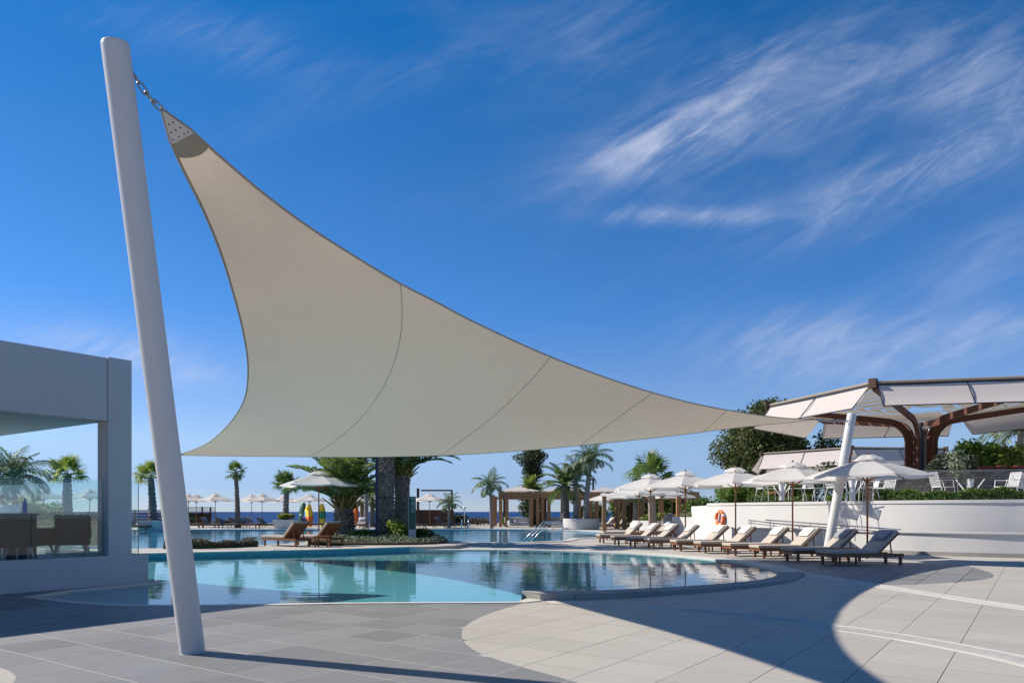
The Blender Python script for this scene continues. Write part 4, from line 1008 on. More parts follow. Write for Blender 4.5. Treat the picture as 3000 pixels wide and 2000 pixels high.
palm('feathery palm behind the shade pergola at the right edge', at(2990, 0, 42).x, 42, 1.6, 4.2, .2, .15, 'feather', 2.6, 20, 'smooth', seed=20)

# broadleaf tree behind the terrace, dark cypress
def tree(label, x, Y, h, r, n, size, m, seed=0, name='broadleaf_tree', squash=1.0, nc=26, base=.35, group=None, zb=0):
    rn = random.Random(seed); o = empty(name, (x, Y, zb)); cs = []; rs = []
    for _ in range(nc):
        a = rn.uniform(0, 6.28); q = rn.uniform(.1, .85) ; zz = base * h + (h * (1 - base)) * rn.uniform(.05, .88); lim = math.sin(math.pi * min(1, max(.12, (zz / h - base) / (1 - base) * .85 + .12))) ** .6
        cs.append((r * q * lim * math.cos(a), r * q * lim * math.sin(a) * .9, zz)); k = rn.uniform(.18, .34) * r; rs.append((k, k, k * .8 * squash))
    inst('crown', leafmesh(clumps(n, cs, rs, .45), size, m, 'crown'), o)
    mb = MB(); mb.tube([(0, 0, 0), (.1, 0, h * .3), (0, .1, h * .6)], [.05 * h, .035 * h, .015 * h], 10)
    for c in cs[:12]: mb.tube([(.05, 0, h * .28), tuple(np.array(c) * .6 + np.array([0, 0, h * .12])), c], [.018 * h, .01 * h, .004 * h], 6)
    mb.build('trunk', m_bark, o); return tag(o, label, 'tree', group)
tree('large dark green tree behind the sail tip and terrace', at(2268, 0, 78).x, 78, 13.3, 6.6, 60000, .36, m_leaf_tree, 5, base=.08, nc=110)
tree('olive coloured tree showing beneath the pergola awnings', at(2640, 0, 72).x, 72, 7.6, 3.4, 8000, .18, m_leaf_tree, 6, base=.2)
def cypress():
    Y = 86; o = empty('cypress_tree', (at(1557, 0, Y).x, Y, -1)); rn = random.Random(2); cs = []; rs = []
    for k in range(90):
        z = rn.uniform(.6, 9.2); w = np.interp(z, [.5, 2.5, 4.3, 5.6, 7.0, 8.6, 9.4], [1.7, 1.6, 1.2, 1.0, 1.5, 1.9, 1.3]); a = rn.uniform(0, 6.28); q = rn.uniform(.2, .75) * w; cs.append((q * math.cos(a), q * math.sin(a), z)); rs.append((.5 * w + .12, .5 * w + .12, .5))
    inst('crown', leafmesh(clumps(22000, cs, rs, .3), .24, m_leaf_dark, 'crown'), o); MB().tube([(0, 0, 0), (0, 0, 9)], [.3, .05], 8).build('trunk', m_bark, o)
    tag(o, 'tall dark cypress behind the timber cabanas', 'tree')
cypress()

# island planting
BED = np.array(catmull([(-7.3, 27.7), (-6, 27.35), (-4.4, 27.4), (-3.1, 28.0), (-2.55, 29.2), (-2.75, 31), (-3.6, 32.6), (-5.8, 33), (-7.2, 32), (-7.9, 30)], 4))
pl = MB(); pl.prism([tuple(p) for p in BED * 1.0], IZ - .02, IZ + .07); tag(pl.build('planting_bed', m_soil), kind='structure')
def cover(poly, n, z0, hmax, size, m, name, label):
    mn, mx = poly.min(0), poly.max(0); P = []
    while len(P) < n:
        c = np.random.uniform(mn, mx, (2000, 2))
        for q in c:
            d = -sdist(q, poly)
            if d > .02: P.append((q[0], q[1], z0 + (hmax * min(1, d / .35) ** .5) * random.uniform(.1, 1.0) * (.75 + .25 * math.sin(q[0] * 3.1) * math.cos(q[1] * 2.3))))
            if len(P) >= n: break
    o = inst(name, leafmesh(np.array(P), size, m, name)); return tag(o, label, 'ground cover', kind='stuff')
cover(BED, 9000, IZ + .05, .34, .085, m_leaf_sage, 'ground_cover', 'silvery green low ground cover round the island palms')
shrub('spiky_shrub', 'spiky flowering shrub at the foot of the two island palms', (at(1168, 0, 29.3).x, 29.3, IZ + .1), (.55, .4, .45), 1500, .17, m_grass)
shrub('dark_shrub', 'dark rounded shrub right of the green sign', (at(1240, 0, 29.6).x, 29.6, IZ + .05), (.8, .55, .28), 2200, .1, m_leaf_dark)
shrub('bright_shrub', 'yellow-green low shrub between short palm and tall trunk', (at(1070, 0, 30.2).x, 30.2, IZ + .1), (.7, .5, .25), 1600, .1, m_leaf_bright)
hedge('low_shrub_border', 'low dry grey shrub border at the left end of the island', [(-11.4, 24.6), (-10.6, 24.9), (-9.7, 25.4), (-9.05, 26.4)], .55, IZ, IZ + .26, 3800, .07, m_leaf_dry)
# sign and post on the island
sg = empty('information_sign', (at(1208, 0, 29.0).x, 29.0, IZ)); MB().box((0, 0, 1.17), (.27, .09, 1.27)).build('panel', m_green_sign, sg, bevel=.004); MB().box((0, 0, .27), (.27, .085, .53)).build('plinth', m_wallgrey, sg)
MB().box((-.137, 0, .9), (.006, .10, 1.8)).build('edge_trim', m_reflect, sg)
le = MB()
for z, segs in ((1.70, [(0, .0, .12, .016), (0, .05, .12, .016), (-.055, .025, .016, .06), (.055, .025, .016, .06)]), (1.60, [(0, 0, .12, .02)]), (1.545, [(0, 0, .12, .02), (.03, -.025, .06, .012)]), (1.46, [(0, 0, .12, .014), (.05, .03, .014, .05), (0, .055, .07, .012)]), (1.38, [(0, 0, .13, .016)]), (1.30, [(0, 0, .11, .014), (-.05, .02, .014, .04)]), (1.19, [(0, .05, .09, .016), (-.05, .02, .016, .06), (.05, .02, .016, .06)])):
    for dx, dz, w, h in segs: le.box((.035 + dx, -.048, z + dz), (w, .004, h))
le.build('lettering', m_letter, sg); tag(sg, 'dark green upright sign with pale vertical lettering on the island', 'sign')
np_ = empty('navy_post', (at(1104, 0, 29.6).x, 29.6, IZ)); MB().box((0, 0, 2.6), (.10, .10, 5.2)).build('shaft', m_navy, np_); MB().box((0, 0, .02), (.2, .2, .04)).build('foot', m_navy, np_); MB().box((0, 0, 5.28), (.34, .22, .16)).build('lamp_head', m_navy, np_)
tag(np_, 'dark navy post in front of the tallest palm trunk', 'lamp post')

# ------------------------------------------------------------------ right-hand terrace: walls, ramp, rails
WP = [(8.85, 33.6), (9.02, 32.4), (9.55, 30.9), (10.5, 28.8), (11.8, 26.5), (13.3, 24.35), (15.2, 22.95), (17.5, 22.1), (24, 21.3)]
wp = [np.array(p) for p in catmull(WP, 16, closed=False)]
terr = MB(); terr.prism([tuple(p + np.array([.1, .12])) for p in wp] + [(40, 20), (40, 60), (14, 60), (9.6, 38)], -.02, 1.62); tag(terr.build('terrace_ground', m_ground), kind='structure')
tw = empty('terrace_wall'); tag(tw, 'long curved white retaining wall behind the loungers', 'wall')
mb = MB(); ribbon(mb, wp, .0, .22, -.02, 1.60); mb.build('wall_body', m_white, tw)
for k in range(0, len(wp) - 8, 8):
    mb = MB(); ribbon(mb, wp[k:k + 9], .03, .34, 1.60, 1.70); mb.build('cap_stone', m_white, tw)
mb = MB(); mb.prism([(8.74, 33.6), (8.96, 33.6), (9.3, 38), (9.1, 38.1)], -.02, 1.6); mb.build('end_wall', m_white, tw)
rw = empty('ramp_wall'); tag(rw, 'low white ramp wall with ledge at the foot of the terrace wall', 'wall')
rp = []
for i, p in enumerate(wp):
    t = wp[min(i + 1, len(wp) - 1)] - wp[max(i - 1, 0)]; t = t / np.linalg.norm(t); rp.append(p + np.array([t[1], -t[0]]) * .95)
rp = rp[36:]
def rib_var(pts, wid, z0, z1f):
    mb = MB(); vs = []; n = len(pts)
    for i in range(n):
        t = pts[min(i + 1, n - 1)] - pts[max(i - 1, 0)]; t = t / np.linalg.norm(t); nn = np.array([-t[1], t[0]]); a = pts[i] - nn * wid / 2; b = pts[i] + nn * wid / 2; z = z1f(i / (n - 1)); z0_ = z0(i / (n - 1)) if callable(z0) else z0
        vs += [(a[0], a[1], z0_), (b[0], b[1], z0_), (b[0], b[1], z), (a[0], a[1], z)]
    fs = [(c * 4 + e, c * 4 + 4 + e, c * 4 + 4 + (e + 1) % 4, c * 4 + (e + 1) % 4) for c in range(n - 1) for e in range(4)] + [(0, 1, 2, 3), tuple(n * 4 - 1 - e for e in range(4))]
    return mb.add(vs, fs)
rib_var(rp, .2, -.02, lambda t: .66).build('wall_body', m_white, rw)
rib_var(rp, .32, .661, lambda t: .715).build('ledge', m_white, rw)
rib_var([p + np.array([-.02, -.14]) for p in rp], .06, -.02, lambda t: .10).build('plinth', m_rim, rw)
rl = empty('ramp_handrail'); tag(rl, 'pair of thin steel handrails sloping along the terrace wall', 'handrail')
for (x0, y0, Y0, x1, y1, Y1) in ((2242, 1522, 26.2, 2640, 1551, 24.0), (2192, 1523, 27.2, 2420, 1549, 25.0)):
    a, b = at(x0, y0, Y0), at(x1, y1, Y1); MB().tube([a, b], .022, 8).build('rail', m_inox, rl); MB().tube([a - Vector((0, 0, .09)), b - Vector((0, 0, .11))], .018, 8).build('rail', m_inox, rl)
    for t in (.04, .35, .68, .97): p = a.lerp(b, t); MB().tube([p, (p.x, p.y, .35)], .016, 8).build('post', m_inox, rl)
lb = empty('lifebuoy'); p = at(2109, 1517, 32.1); lb.location = p
def arc(a0, a1, r): return MB().tube([(.25 * math.cos(a), 0, .29 * math.sin(a)) for a in np.linspace(a0, a1, 9)], r, 12)
for k in range(4):
    a = math.pi / 2 * k + .25; arc(a + .3, a + math.pi / 2, .070).build('ring_section', m_orange, lb, smooth=True); arc(a, a + .3, .074).build('band', m_reflect, lb, smooth=True)
MB().box((0, .1, .35), (.05, .06, .12)).build('bracket', m_reflect, lb)
lb.rotation_euler = (0, 0, R(-70)); tag(lb, 'orange and white lifebuoy hung on the terrace wall', 'lifebuoy')
# hedge and shrubs on the terrace edge
def along(px, off, zz=None):
    t = np.interp(px, [1500 + F * p[0] / p[1] for p in wp], np.arange(len(wp))); i = min(int(t), len(wp) - 2); p = wp[i] + (wp[i + 1] - wp[i]) * (t - i); d = wp[i + 1] - wp[i]; d = d / np.linalg.norm(d); return p + np.array([-d[1], d[0]]) * off
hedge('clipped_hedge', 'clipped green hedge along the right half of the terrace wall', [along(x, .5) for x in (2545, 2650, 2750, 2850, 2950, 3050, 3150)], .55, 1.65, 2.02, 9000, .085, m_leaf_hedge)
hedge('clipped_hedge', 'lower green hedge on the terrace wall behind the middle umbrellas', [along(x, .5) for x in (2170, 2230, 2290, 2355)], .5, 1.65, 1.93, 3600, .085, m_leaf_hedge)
shrub('small_bush', 'small green bush on the terrace wall left of the right mast', (*along(2420, .5), 1.66), (.42, .35, .16), 900, .09, m_leaf_bright)
shrub('small_bush', 'small green bush on the terrace wall right of the right mast', (*along(2480, .5), 1.66), (.42, .35, .2), 1000, .09, m_leaf_hedge)
shrub('bright_bush', 'large bright green bush at the left end of the terrace wall', (*along(2118, .75), 1.62), (1.05, .8, .55), 5200, .13, m_leaf_bright)
shrub('bright_bush', 'bright bush with a terracotta pot behind the third umbrella', (*along(2215, 1.5), 1.62), (1.3, .8, .65), 5000, .13, m_leaf_bright)
shrub('twiggy_bush', 'dark twiggy bush behind the second umbrella top', (*along(2290, 3.2), 1.62), (1.9, .9, 1.05), 1500, .16, m_leaf_dark, nc=14)
pot_me = MB().lathe([(.22, 0), (.30, .1), (.34, .42), (.37, .44), (.37, .5), (.32, .5), (.31, .42)], 20).mesh('pot', m_terra, True)
def pot(px, Y, z, lab, s=1.0):
    o = empty('plant_pot', (at(px, 0, Y).x, Y, z)); inst('pot_body', pot_me, o); MB().lathe([(.29, .44), (.01, .445)], 16).build('soil', m_soil, o); o.scale = (s, s, s); tag(o, lab, 'plant pot', 'terracotta pots on the terrace')
q = along(2222, 1.1); o = empty('plant_pot', (q[0], q[1], 1.62)); inst('pot_body', pot_me, o); MB().lathe([(.29, .44), (.01, .445)], 16).build('soil', m_soil, o); o.scale = (1.2, 1.2, 1.0); tag(o, 'terracotta pot beside the white wire chair', 'plant pot', 'terracotta pots on the terrace')
# low cream planter walls beyond the row
cw = MB(); ribbon(cw, [np.array(p) for p in catmull([(at(1975, 0, 39).x, 39), (at(2030, 0, 37.5).x, 37.5), (at(2092, 0, 36).x, 36)], 5, closed=False)], 0, .25, -.02, 1.06); tag(cw.build('cream_wall', m_white), 'low cream wall left of the terrace wall end', 'wall')
cw = MB(); ribbon(cw, [np.array(p) for p in catmull([(at(1858, 0, 47).x, 47), (at(1915, 0, 45.5).x, 45.5), (at(1978, 0, 46).x, 46)], 5, closed=False)], 0, .25, -.02, .78); tag(cw.build('cream_wall', m_white), 'low cream wall behind the farthest poolside loungers', 'wall')
shrub('grassy_shrub', 'bright grassy shrub above the low cream wall', (at(1925, 0, 46.8).x, 46.8, .6), (1.5, .7, .35), 1800, .2, m_grass)
shrub('silvery_shrub', 'grey-green shrub spilling over the low cream wall', (at(2055, 0, 38.3).x, 38.3, .95), (1.3, .6, .25), 2400, .09, m_leaf_sage)
# stone wall and furniture on the terrace
sw = empty('stone_wall'); tag(sw, 'rough brown stone wall at the back of the terrace', 'wall')
sx0, sx1, sY, sz0, sz1 = at(2500, 0, 29.0).x, at(3200, 0, 27.0).x, 29.0, 1.62, zat(1380, 28.6)
core = MB(); A0 = np.array([sx0, 29.0]); A1 = np.array([sx1, 27.2]); ribbon(core, [A0, A1], 0, .3, sz0, sz1 - .03); core.build('wall_core', m_bark, sw)
st = MB(); dl = np.linalg.norm(A1 - A0); dd = (A1 - A0) / dl; nn = np.array([dd[1], -dd[0]]); ang = math.atan2(dd[1], dd[0]); z = sz0
while z < sz1 - .05:
    h = random.uniform(.075, .12); x = random.uniform(-.2, 0)
    while x < dl:
        w = random.uniform(.16, .46); c = A0 + dd * (x + w / 2) + nn * (.15 + random.uniform(-.015, .03)); st.box((c[0], c[1], z + h / 2), (w - .014, .12, h - .012), Matrix.Rotation(ang + random.uniform(-.03, .03), 3, 'Z')); x += w
    z += h
tag(st.build('stone', m_stone, sw), kind='stuff')
cs_ = MB(); ribbon(cs_, [A0, A1], 0, .42, sz1 - .03, sz1 + .02); cs_.build('coping', m_rim, sw)
def wire_chair(label, px, Y, deg, z=1.62, tilt=0):
    o = empty('wire_chair', (at(px, 0, Y).x, Y, z)); o.rotation_euler = (R(tilt), 0, R(deg))
    fr = MB(); s = .24
    for sg_ in (-1, 1):
        fr.tube([(.26, sg_ * s, 0), (.24, sg_ * s, .44), (-.22, sg_ * s, .44), (-.36, sg_ * s, .92)], .012, 6); fr.tube([(-.18, sg_ * s, .44), (-.30, sg_ * s, 0)], .012, 6); fr.tube([(.22, sg_ * s, .44), (.18, sg_ * s * 1.15, .66), (-.26, sg_ * s * 1.1, .66)], .012, 6)
    fr.tube([(.24, -s, .44), (.24, s, .44)], .012, 6); fr.tube([(-.22, -s, .44), (-.22, s, .44)], .012, 6); fr.build('frame', m_wire, o)
    def lattice(name, a, b, c, d, n):
        mb = MB(); a, b, c, d = map(Vector, (a, b, c, d))
        for k in range(n + 1):
            t = k / n; mb.tube([a.lerp(b, t), d.lerp(c, t)], .006, 4); mb.tube([a.lerp(d, t), b.lerp(c, t)], .006, 4)
            mb.tube([a.lerp(b, t), a.lerp(d, t)], .005, 4); mb.tube([c.lerp(d, t), c.lerp(b, t)], .005, 4)
        mb.build(name, m_wire, o)
    lattice('seat', (.24, -s, .44), (.24, s, .44), (-.22, s, .44), (-.22, -s, .44), 9); lattice('backrest', (-.22, -s, .45), (-.22, s, .45), (-.36, s, .92), (-.36, -s, .92), 9)
    tag(o, label, 'chair', 'white wire chairs on the terrace')
TZ = 1.72
def zf(o): return o
for px, Y, deg, lab in ((2242, 27.2, 10, 'white wire chair beside the left terrace table'), (2335, 27.0, 170, 'white wire chair right of the left terrace table'), (2385, 26.7, 20, 'white wire chair directly left of the right mast'), (2450, 26.0, 10, 'white wire chair just right of the right mast'), (2545, 25.9, 170, 'white wire chair above the nearest umbrella pole'), (2590, 26.5, 200, 'white wire chair before the left end of the stone wall'),
                        (2762, 25.2, 5, 'white wire chair left of the round terrace table'), (2948, 25.0, 185, 'white wire chair right of the round terrace table'), (3010, 26, 30, 'white wire chair cut by the right picture edge')):
    wire_chair(lab, px, Y, deg, TZ)
def terrace_table(px, Y, lab):
    o = empty('terrace_table', (at(px, 0, Y).x, Y, TZ)); MB().lathe([(.01, .70), (.58, .70), (.60, .71), (.60, .735), (.58, .745), (.01, .745)], 32).build('table_top', m_wire, o)
    MB().lathe([(.10, 0), (.09, .5), (.12, .70)], 14).build('pedestal', m_wire, o)
    for k in range(4): a = R(45 + 90 * k); MB().bar((0, 0, .08), (.42 * math.cos(a), .42 * math.sin(a), .69), .03).build('brace', m_wire, o)
    tag(o, lab, 'table', 'white tables on the terrace')
terrace_table(2842, 25.1, 'round white terrace table in front of the stone wall'); terrace_table(2290, 26.8, 'white terrace table behind the second umbrella pole'); terrace_table(2497, 25.8, 'white terrace table between right mast and nearest umbrella pole')
tf = MB(); tf.prism([tuple(along(x, .85)) for x in (2120, 2300, 2500, 2700, 2900, 3150)] + [(30, 27), (30, 29), (sx0, 30), (10, 31)], 1.60, TZ); tag(tf.build('terrace_floor', m_white), kind='structure')
sapl = empty('sapling', (*along(2790, .95), TZ)); MB().tube([(0, 0, 0), (.02, 0, .5), (0, 0, 1.1)], [.018, .014, .008], 6).build('stem', m_trunkpale, sapl); inst('foliage', leafmesh(clumps(500, [(0, 0, 1.0), (.2, 0, .8), (-.2, 0, 1.25), (.1, .1, 1.4)], [(.3, .3, .3)] * 4), .09, m_leaf_sage, 'foliage'), sapl); tag(sapl, 'thin sapling in front of the stone wall', 'tree')
bn = empty('teal_bin', (*along(2935, .72), TZ)); MB().lathe([(.20, 0), (.24, .30), (.26, .31), (.22, .34)], 18).build('body', m_teal, bn); tag(bn, 'teal plant tub on the terrace by the hedge', 'tub')
for k, (px, Y, rad, n, mm, lab) in enumerate(((2780, 30.5, (1.1, .7, .75), 3600, m_leaf_sage, 'loose grey-green shrub right of the pergola trunk'), (2850, 31, (1.3, .8, 1.0), 6500, m_leaf_bright, 'leafy bamboo in pots behind the stone wall, middle'), (2905, 31.5, (1.2, .8, .95), 6000, m_leaf_bright, 'leafy bamboo in pots behind the stone wall, right of the middle'), (2965, 30.5, (1.2, .8, .9), 5500, m_grass, 'yellow-green bamboo behind the stone wall at the right edge'), (2740, 29.6, (.5, .4, .3), 1200, m_leaf_hedge, 'small dark shrub at the foot of the pergola trunk'))):
    shrub('bamboo_plant' if 'bamboo' in lab else 'loose_shrub', lab, (at(px, 0, Y).x, Y, 2.45), rad, n, .16, mm, group='plants behind the stone wall')
pot(2890, 29.6, 2.72, 'terracotta trough on the stone wall behind the round table', .8); pot(2925, 29.5, 2.72, 'terracotta trough on the stone wall, second from the round table', .8); pot(2975, 29.4, 2.72, 'terracotta trough on the stone wall at the right edge', .8)

# ------------------------------------------------------------------ shade pergolas with awnings
def pergola(label, cx, cy, rad, a0, ztop, zbase, zcurve, trunk=True, drop=.88):
    o = empty('shade_pergola', (cx, cy, zbase)); z1 = ztop - zbase; zc = zcurve - zbase
    ang = [R(a0 + 60 * k) for k in range(6)]; ring = [Vector((rad * math.cos(a), rad * math.sin(a), z1)) for a in ang]
    for k in range(6):
        d = Vector((math.cos(ang[k]), math.sin(ang[k]), 0)); pts = []
        for t in np.linspace(0, 1, 26):
            if t < .38: p = d * .48 + Vector((0, 0, zc * t / .38))
            elif t < .62:
                q = (t - .38) / .24 * math.pi / 2 * .86; p = d * (.48 + 1.0 * (1 - math.cos(q))) + Vector((0, 0, zc + 1.0 * math.sin(q)))
            else:
                q = (t - .62) / .38; e = math.pi / 2 * .86; p0 = d * (.48 + 1.0 * (1 - math.cos(e))) + Vector((0, 0, zc + math.sin(e))); p = p0.lerp(d * rad * .985 + Vector((0, 0, z1 - .1)), q)
            pts.append(p)
        s = Vector((-d.y, d.x, 0)); mb = MB(); vs = []
        for i, p in enumerate(pts):
            t = (pts[min(i + 1, 25)] - pts[max(i - 1, 0)]).normalized(); n = t.cross(s).normalized(); hh = .19 - .09 * i / 25
            vs += [p + s * .055 + n * hh, p - s * .055 + n * hh, p - s * .055 - n * hh, p + s * .055 - n * hh]
        fs = [(i * 4 + e, i * 4 + (e + 1) % 4, i * 4 + 4 + (e + 1) % 4, i * 4 + 4 + e) for i in range(25) for e in range(4)] + [(3, 2, 1, 0), (100, 101, 102, 103)]
        mb.add(vs, fs).build('curved_arm', m_corten, o)
    for k in range(6):
        a, b = ring[k], ring[(k + 1) % 6]; mb = MB(); mb.bar(a, b, .06, .07); mb.build('ring_beam', m_darkmetal, o)
        mb = MB(); mb.box(a + Vector((0, 0, .06)), (.26, .26, .34), Matrix.Rotation(ang[k], 3, 'Z')); mb.build('corner_bracket', m_timberdark, o)
        # roof strips of fabric with gaps of sky
        for r in range(8):
            f0, f1 = .16 + .105 * r, .16 + .105 * r + .084; mb = MB(); c0 = Vector((0, 0, z1 - .25)); n = 8; vs = []
            for j in range(n + 1):
                e = a.lerp(b, .03 + .94 * j / n)
                for f in (f0, f1): p = c0.lerp(e, f); p.z -= .05 * math.sin(math.pi * j / n) + .06 * math.sin(f * 9); vs.append(p)
            fs = [(2 * j, 2 * j + 1, 2 * j + 3, 2 * j + 2) for j in range(n)]; mb.add(vs, fs).build('roof_strip', m_slatfab, o, smooth=True)
        am = (ang[k] + ang[k] + math.pi / 3) / 2; out = Vector((math.cos(am), math.sin(am), 0)); dn = Vector((0, 0, -1)); n = 10
        p0, p1 = a.lerp(b, .025), a.lerp(b, .975); q0, q1 = p0 + out * .80 + dn * drop, p1 + out * .80 + dn * drop
        mb = MB(); vs = []
        for i in range(n + 1):
            for j in range(n + 1):
                u, v = i / n, j / n; vs.append(p0.lerp(p1, u).lerp(q0.lerp(q1, u), v) + Vector((0, 0, -.07 * math.sin(math.pi * v) * 1.0 - .05 * math.sin(math.pi * u) * (1 - v))))
        fs = [(i * (n + 1) + j, (i + 1) * (n + 1) + j, (i + 1) * (n + 1) + j + 1, i * (n + 1) + j + 1) for i in range(n) for j in range(n)]
        aw = mb.add(vs, fs).build('awning_panel', m_awning, o, smooth=True)
        fr = MB(); fr.bar(q0, q1, .035); fr.bar(p0, q0, .03); fr.bar(p1, q1, .03); fr.bar(p0.lerp(p1, .5), q0.lerp(q1, .5) + Vector((0, 0, -.02)), .03); fr.build('awning_frame', m_darkmetal, aw); MB().tube([p0 + Vector((0, 0, .09)), p1 + Vector((0, 0, .09))], .055, 8).build('awning_roll', m_slatfab, aw)
    if trunk:
        MB().tube([(0, 0, 0), (0, 0, zc + .9)], .10, 10).build('downpipe', m_darkmetal, o); MB().lathe([(.1, 0), (.75, .02), (.75, .1), (.1, .12)], 24).build('base_ring', m_corten, o)
        for k in range(0, 6, 2):
            a = ang[k] + R(30); MB().lathe([(.02, 0), (.15, .02), (.16, .12), (.04, .16)], 14, (.62 * math.cos(a), .62 * math.sin(a), zc + .55)).build('spotlight', m_lampglass, o)
    return tag(o, label, 'pergola', 'umbrella-shaped shade pergolas')
pergola('large shade pergola with curved brown arms and pale awnings', 17.6, 32.3, 6.25, 227, 6.0, 1.62, 4.25)
pergola('smaller-looking farther shade pergola behind the umbrellas', 27.2, 60.8, 7.4, 188, 5.85, 1.62, 4.1, drop=1.2)

# ------------------------------------------------------------------ timber cabanas and posts across the lagoon
def cabana(label, px0, px1, Y, zt=3.1, depth=4.0, roof=True, dark=False):
    x0, x1 = at(px0, 0, Y).x, at(px1, 0, Y).x; o = empty('timber_cabana', ((x0 + x1) / 2, Y, 0)); w = (x1 - x0); mm = m_timber
    pm = MB().box((0, 0, zt * .41), (.30, .30, zt * .82)).mesh('post', mm); pd = MB().box((0, 0, zt * .41), (.36, .36, zt * .82)).mesh('post', m_timberdark)
    for sx in (-1, 1):
        inst('post', pm, o, Matrix.Translation((sx * (w / 2 - .2), 0, 0))); inst('post', pm, o, Matrix.Translation((sx * (w / 2 - .75), .0, 0))); inst('post', pd, o, Matrix.Translation((sx * (w / 2 - .55), depth, 0)))
    for y in (0, depth): MB().box((0, y, zt * .9), (w, .22, zt * .16)).build('beam', mm, o); MB().box((0, y - .005, zt * .81), (w + .6, .26, .10)).build('lower_beam', m_timber, o)
    for sx in (-1, 1): MB().box((sx * (w / 2 - .11), depth / 2, zt * .9), (.22, depth - .23, zt * .16)).build('beam', m_timberdark, o)
    for k in range(5): MB().box((-w / 2 + w * (k + .5) / 5, depth / 2, zt * .985), (.08, depth, .06)).build('rafter', m_timberdark, o)
    if roof:
        a = Vector((0, depth / 2, zt + .50)); c = [Vector((sx * (w / 2 + .05), y, zt + .045)) for sx, y in ((-1, -.1), (1, -.1), (1, depth + .1), (-1, depth + .1))]
        MB().add([*c, a], [(0, 1, 4), (1, 2, 4), (2, 3, 4), (3, 0, 4)]).build('canvas_roof', m_awning, o)
        for q in c: MB().bar(q - Vector((0, 0, .03)), a - Vector((0, 0, .03)), .05).build('hip_rafter', m_timberdark, o)
    tag(o, label, 'cabana', 'timber cabanas across the lagoon pool'); return o
cabana('left timber cabana with canvas roof and white sofas', 1460, 1582, 66)
cabana('middle timber cabana behind the round planter palms', 1583, 1722, 66)
cabana('right timber cabana with grey peaked roof', 1723, 1838, 66, 3.05)
cabana('timber cabana farthest right among the green bushes', 1905, 2048, 52, 2.75, 3.0, roof=False)
cabana('timber cabana behind the low umbrellas', 1800, 1890, 58, 2.6, 3.0, roof=False)
def post(px, Y, h, lab): 
    o = empty('timber_post', (at(px, 0, Y).x, Y, 0)); MB().box((0, 0, h / 2), (.26, .26, h)).build('shaft', m_timber, o); MB().box((0, 0, h + .03), (.3, .3, .06)).build('cap', m_timberdark, o); tag(o, lab, 'post', 'single timber posts')
post(1444, 64, 2.7, 'timber post left of the left cabana'); post(1770, 50, 2.3, 'grey-brown timber post beside the three cream loungers'); post(1988, 46, 2.5, 'timber post rising behind the low cream wall'); post(1452, 70, 2.7, 'thin timber post beside the drooping palm')
def sofa(px, Y, lab, w=1.6, deg=0):
    o = empty('sofa', (at(px, 0, Y).x, Y, 0)); o.rotation_euler = (0, 0, R(deg)); MB().box((0, 0, .25), (w, .8, .3)).build('seat', m_pillow, o, bevel=.05); MB().box((0, .36, .6), (w, .2, .5)).build('backrest', m_pillow, o, bevel=.05)
    for s in (-1, 1): MB().box((s * (w / 2 - .08), 0, .45), (.16, .8, .22)).build('armrest', m_pillow, o, bevel=.04)
    tag(o, lab, 'sofa', 'white cabana sofas')
sofa(1530, 66.5, 'white sofa inside the left cabana'); sofa(1498, 66, 'white armchair at the left of the left cabana', .9, 30); sofa(1625, 66.5, 'grey-white sofa inside the middle cabana')
pt_ = empty('round_planter', (at(1703, 0, 57.6).x, 57.6, 0)); MB().lathe([(1.36, 0), (1.38, .02), (1.40, .78), (1.38, .80), (1.25, .80), (1.24, .70), (.01, .70)], 48).build('wall', m_white, pt_); MB().lathe([(1.24, .705), (.02, .715)], 30).build('soil', m_soil, pt_); tag(pt_, 'round white planter holding three palms', 'planter')
def box_planter(px, Y, w, h, lab, m=m_white):
    o = empty('planter', (at(px, 0, Y).x, Y, 0)); MB().add([(-w / 2, -.5, h), (w / 2, -.5, h), (w / 2 * .86, -.42, 0), (-w / 2 * .86, -.42, 0), (-w / 2, .5, h), (w / 2, .5, h), (w / 2 * .86, .42, 0), (-w / 2 * .86, .42, 0)], [(3, 2, 1, 0), (4, 5, 6, 7), (0, 1, 5, 4), (7, 6, 2, 3), (0, 4, 7, 3), (2, 6, 5, 1)]).build('body', m, o, bevel=.02); MB().box((0, 0, h + .012), (w - .16, .8, .02)).build('soil', m_soil, o); tag(o, lab, 'planter')
box_planter(836, 59.6, 1.75, .68, 'white tapered planter across the lagoon'); box_planter(443, 54.6, 1.6, .68, 'white planter behind the tall left mast')
shrub('planter_grass', 'yellow-green grass growing in the white tapered planter', (at(838, 0, 59.6).x, 59.6, .69), (.75, .4, .28), 1500, .2, m_leaf_yellow)
# beach hut, boards, lamps
bh = empty('beach_bar', (at(575, 0, 74).x, 74, 0)); mb = MB()
MB().box((-.5, 0, .6), (3.0, 2.4, 1.2)).build('counter', m_timberdark, bh)
for k in range(9): MB().box((-.4 - .12 * abs(k), 0, 1.75 - .12 * k + .0), (3.4 + .28 * k, 2.6 + .1 * k, .045)).build('roof_slat', m_timberdark, bh)
for sx in (-1.8, 1.0):
    for y in (-1, 1): MB().box((sx, y, .9), (.12, .12, 1.8)).build('post', m_timber, bh)
MB().box((-.1, -1.25, .85), (1.3, .06, .5)).build('sign_panel', m_bgreen, bh)
tag(bh, 'dark slatted beach bar right of the tall left mast', 'bar')
bh2 = empty('shore_railing', (at(425, 0, 70).x, 70, 0))
for k in range(5): MB().box((0, 0, .3 + .28 * k), (6.5, .06, .12)).build('slat', m_timberdark, bh2)
for x in (-3, -1, 1, 3): MB().box((x, .07, .75), (.1, .08, 1.5)).build('post', m_timberdark, bh2)
tag(bh2, 'dark slatted screen behind the planter left of the tall mast', 'screen')
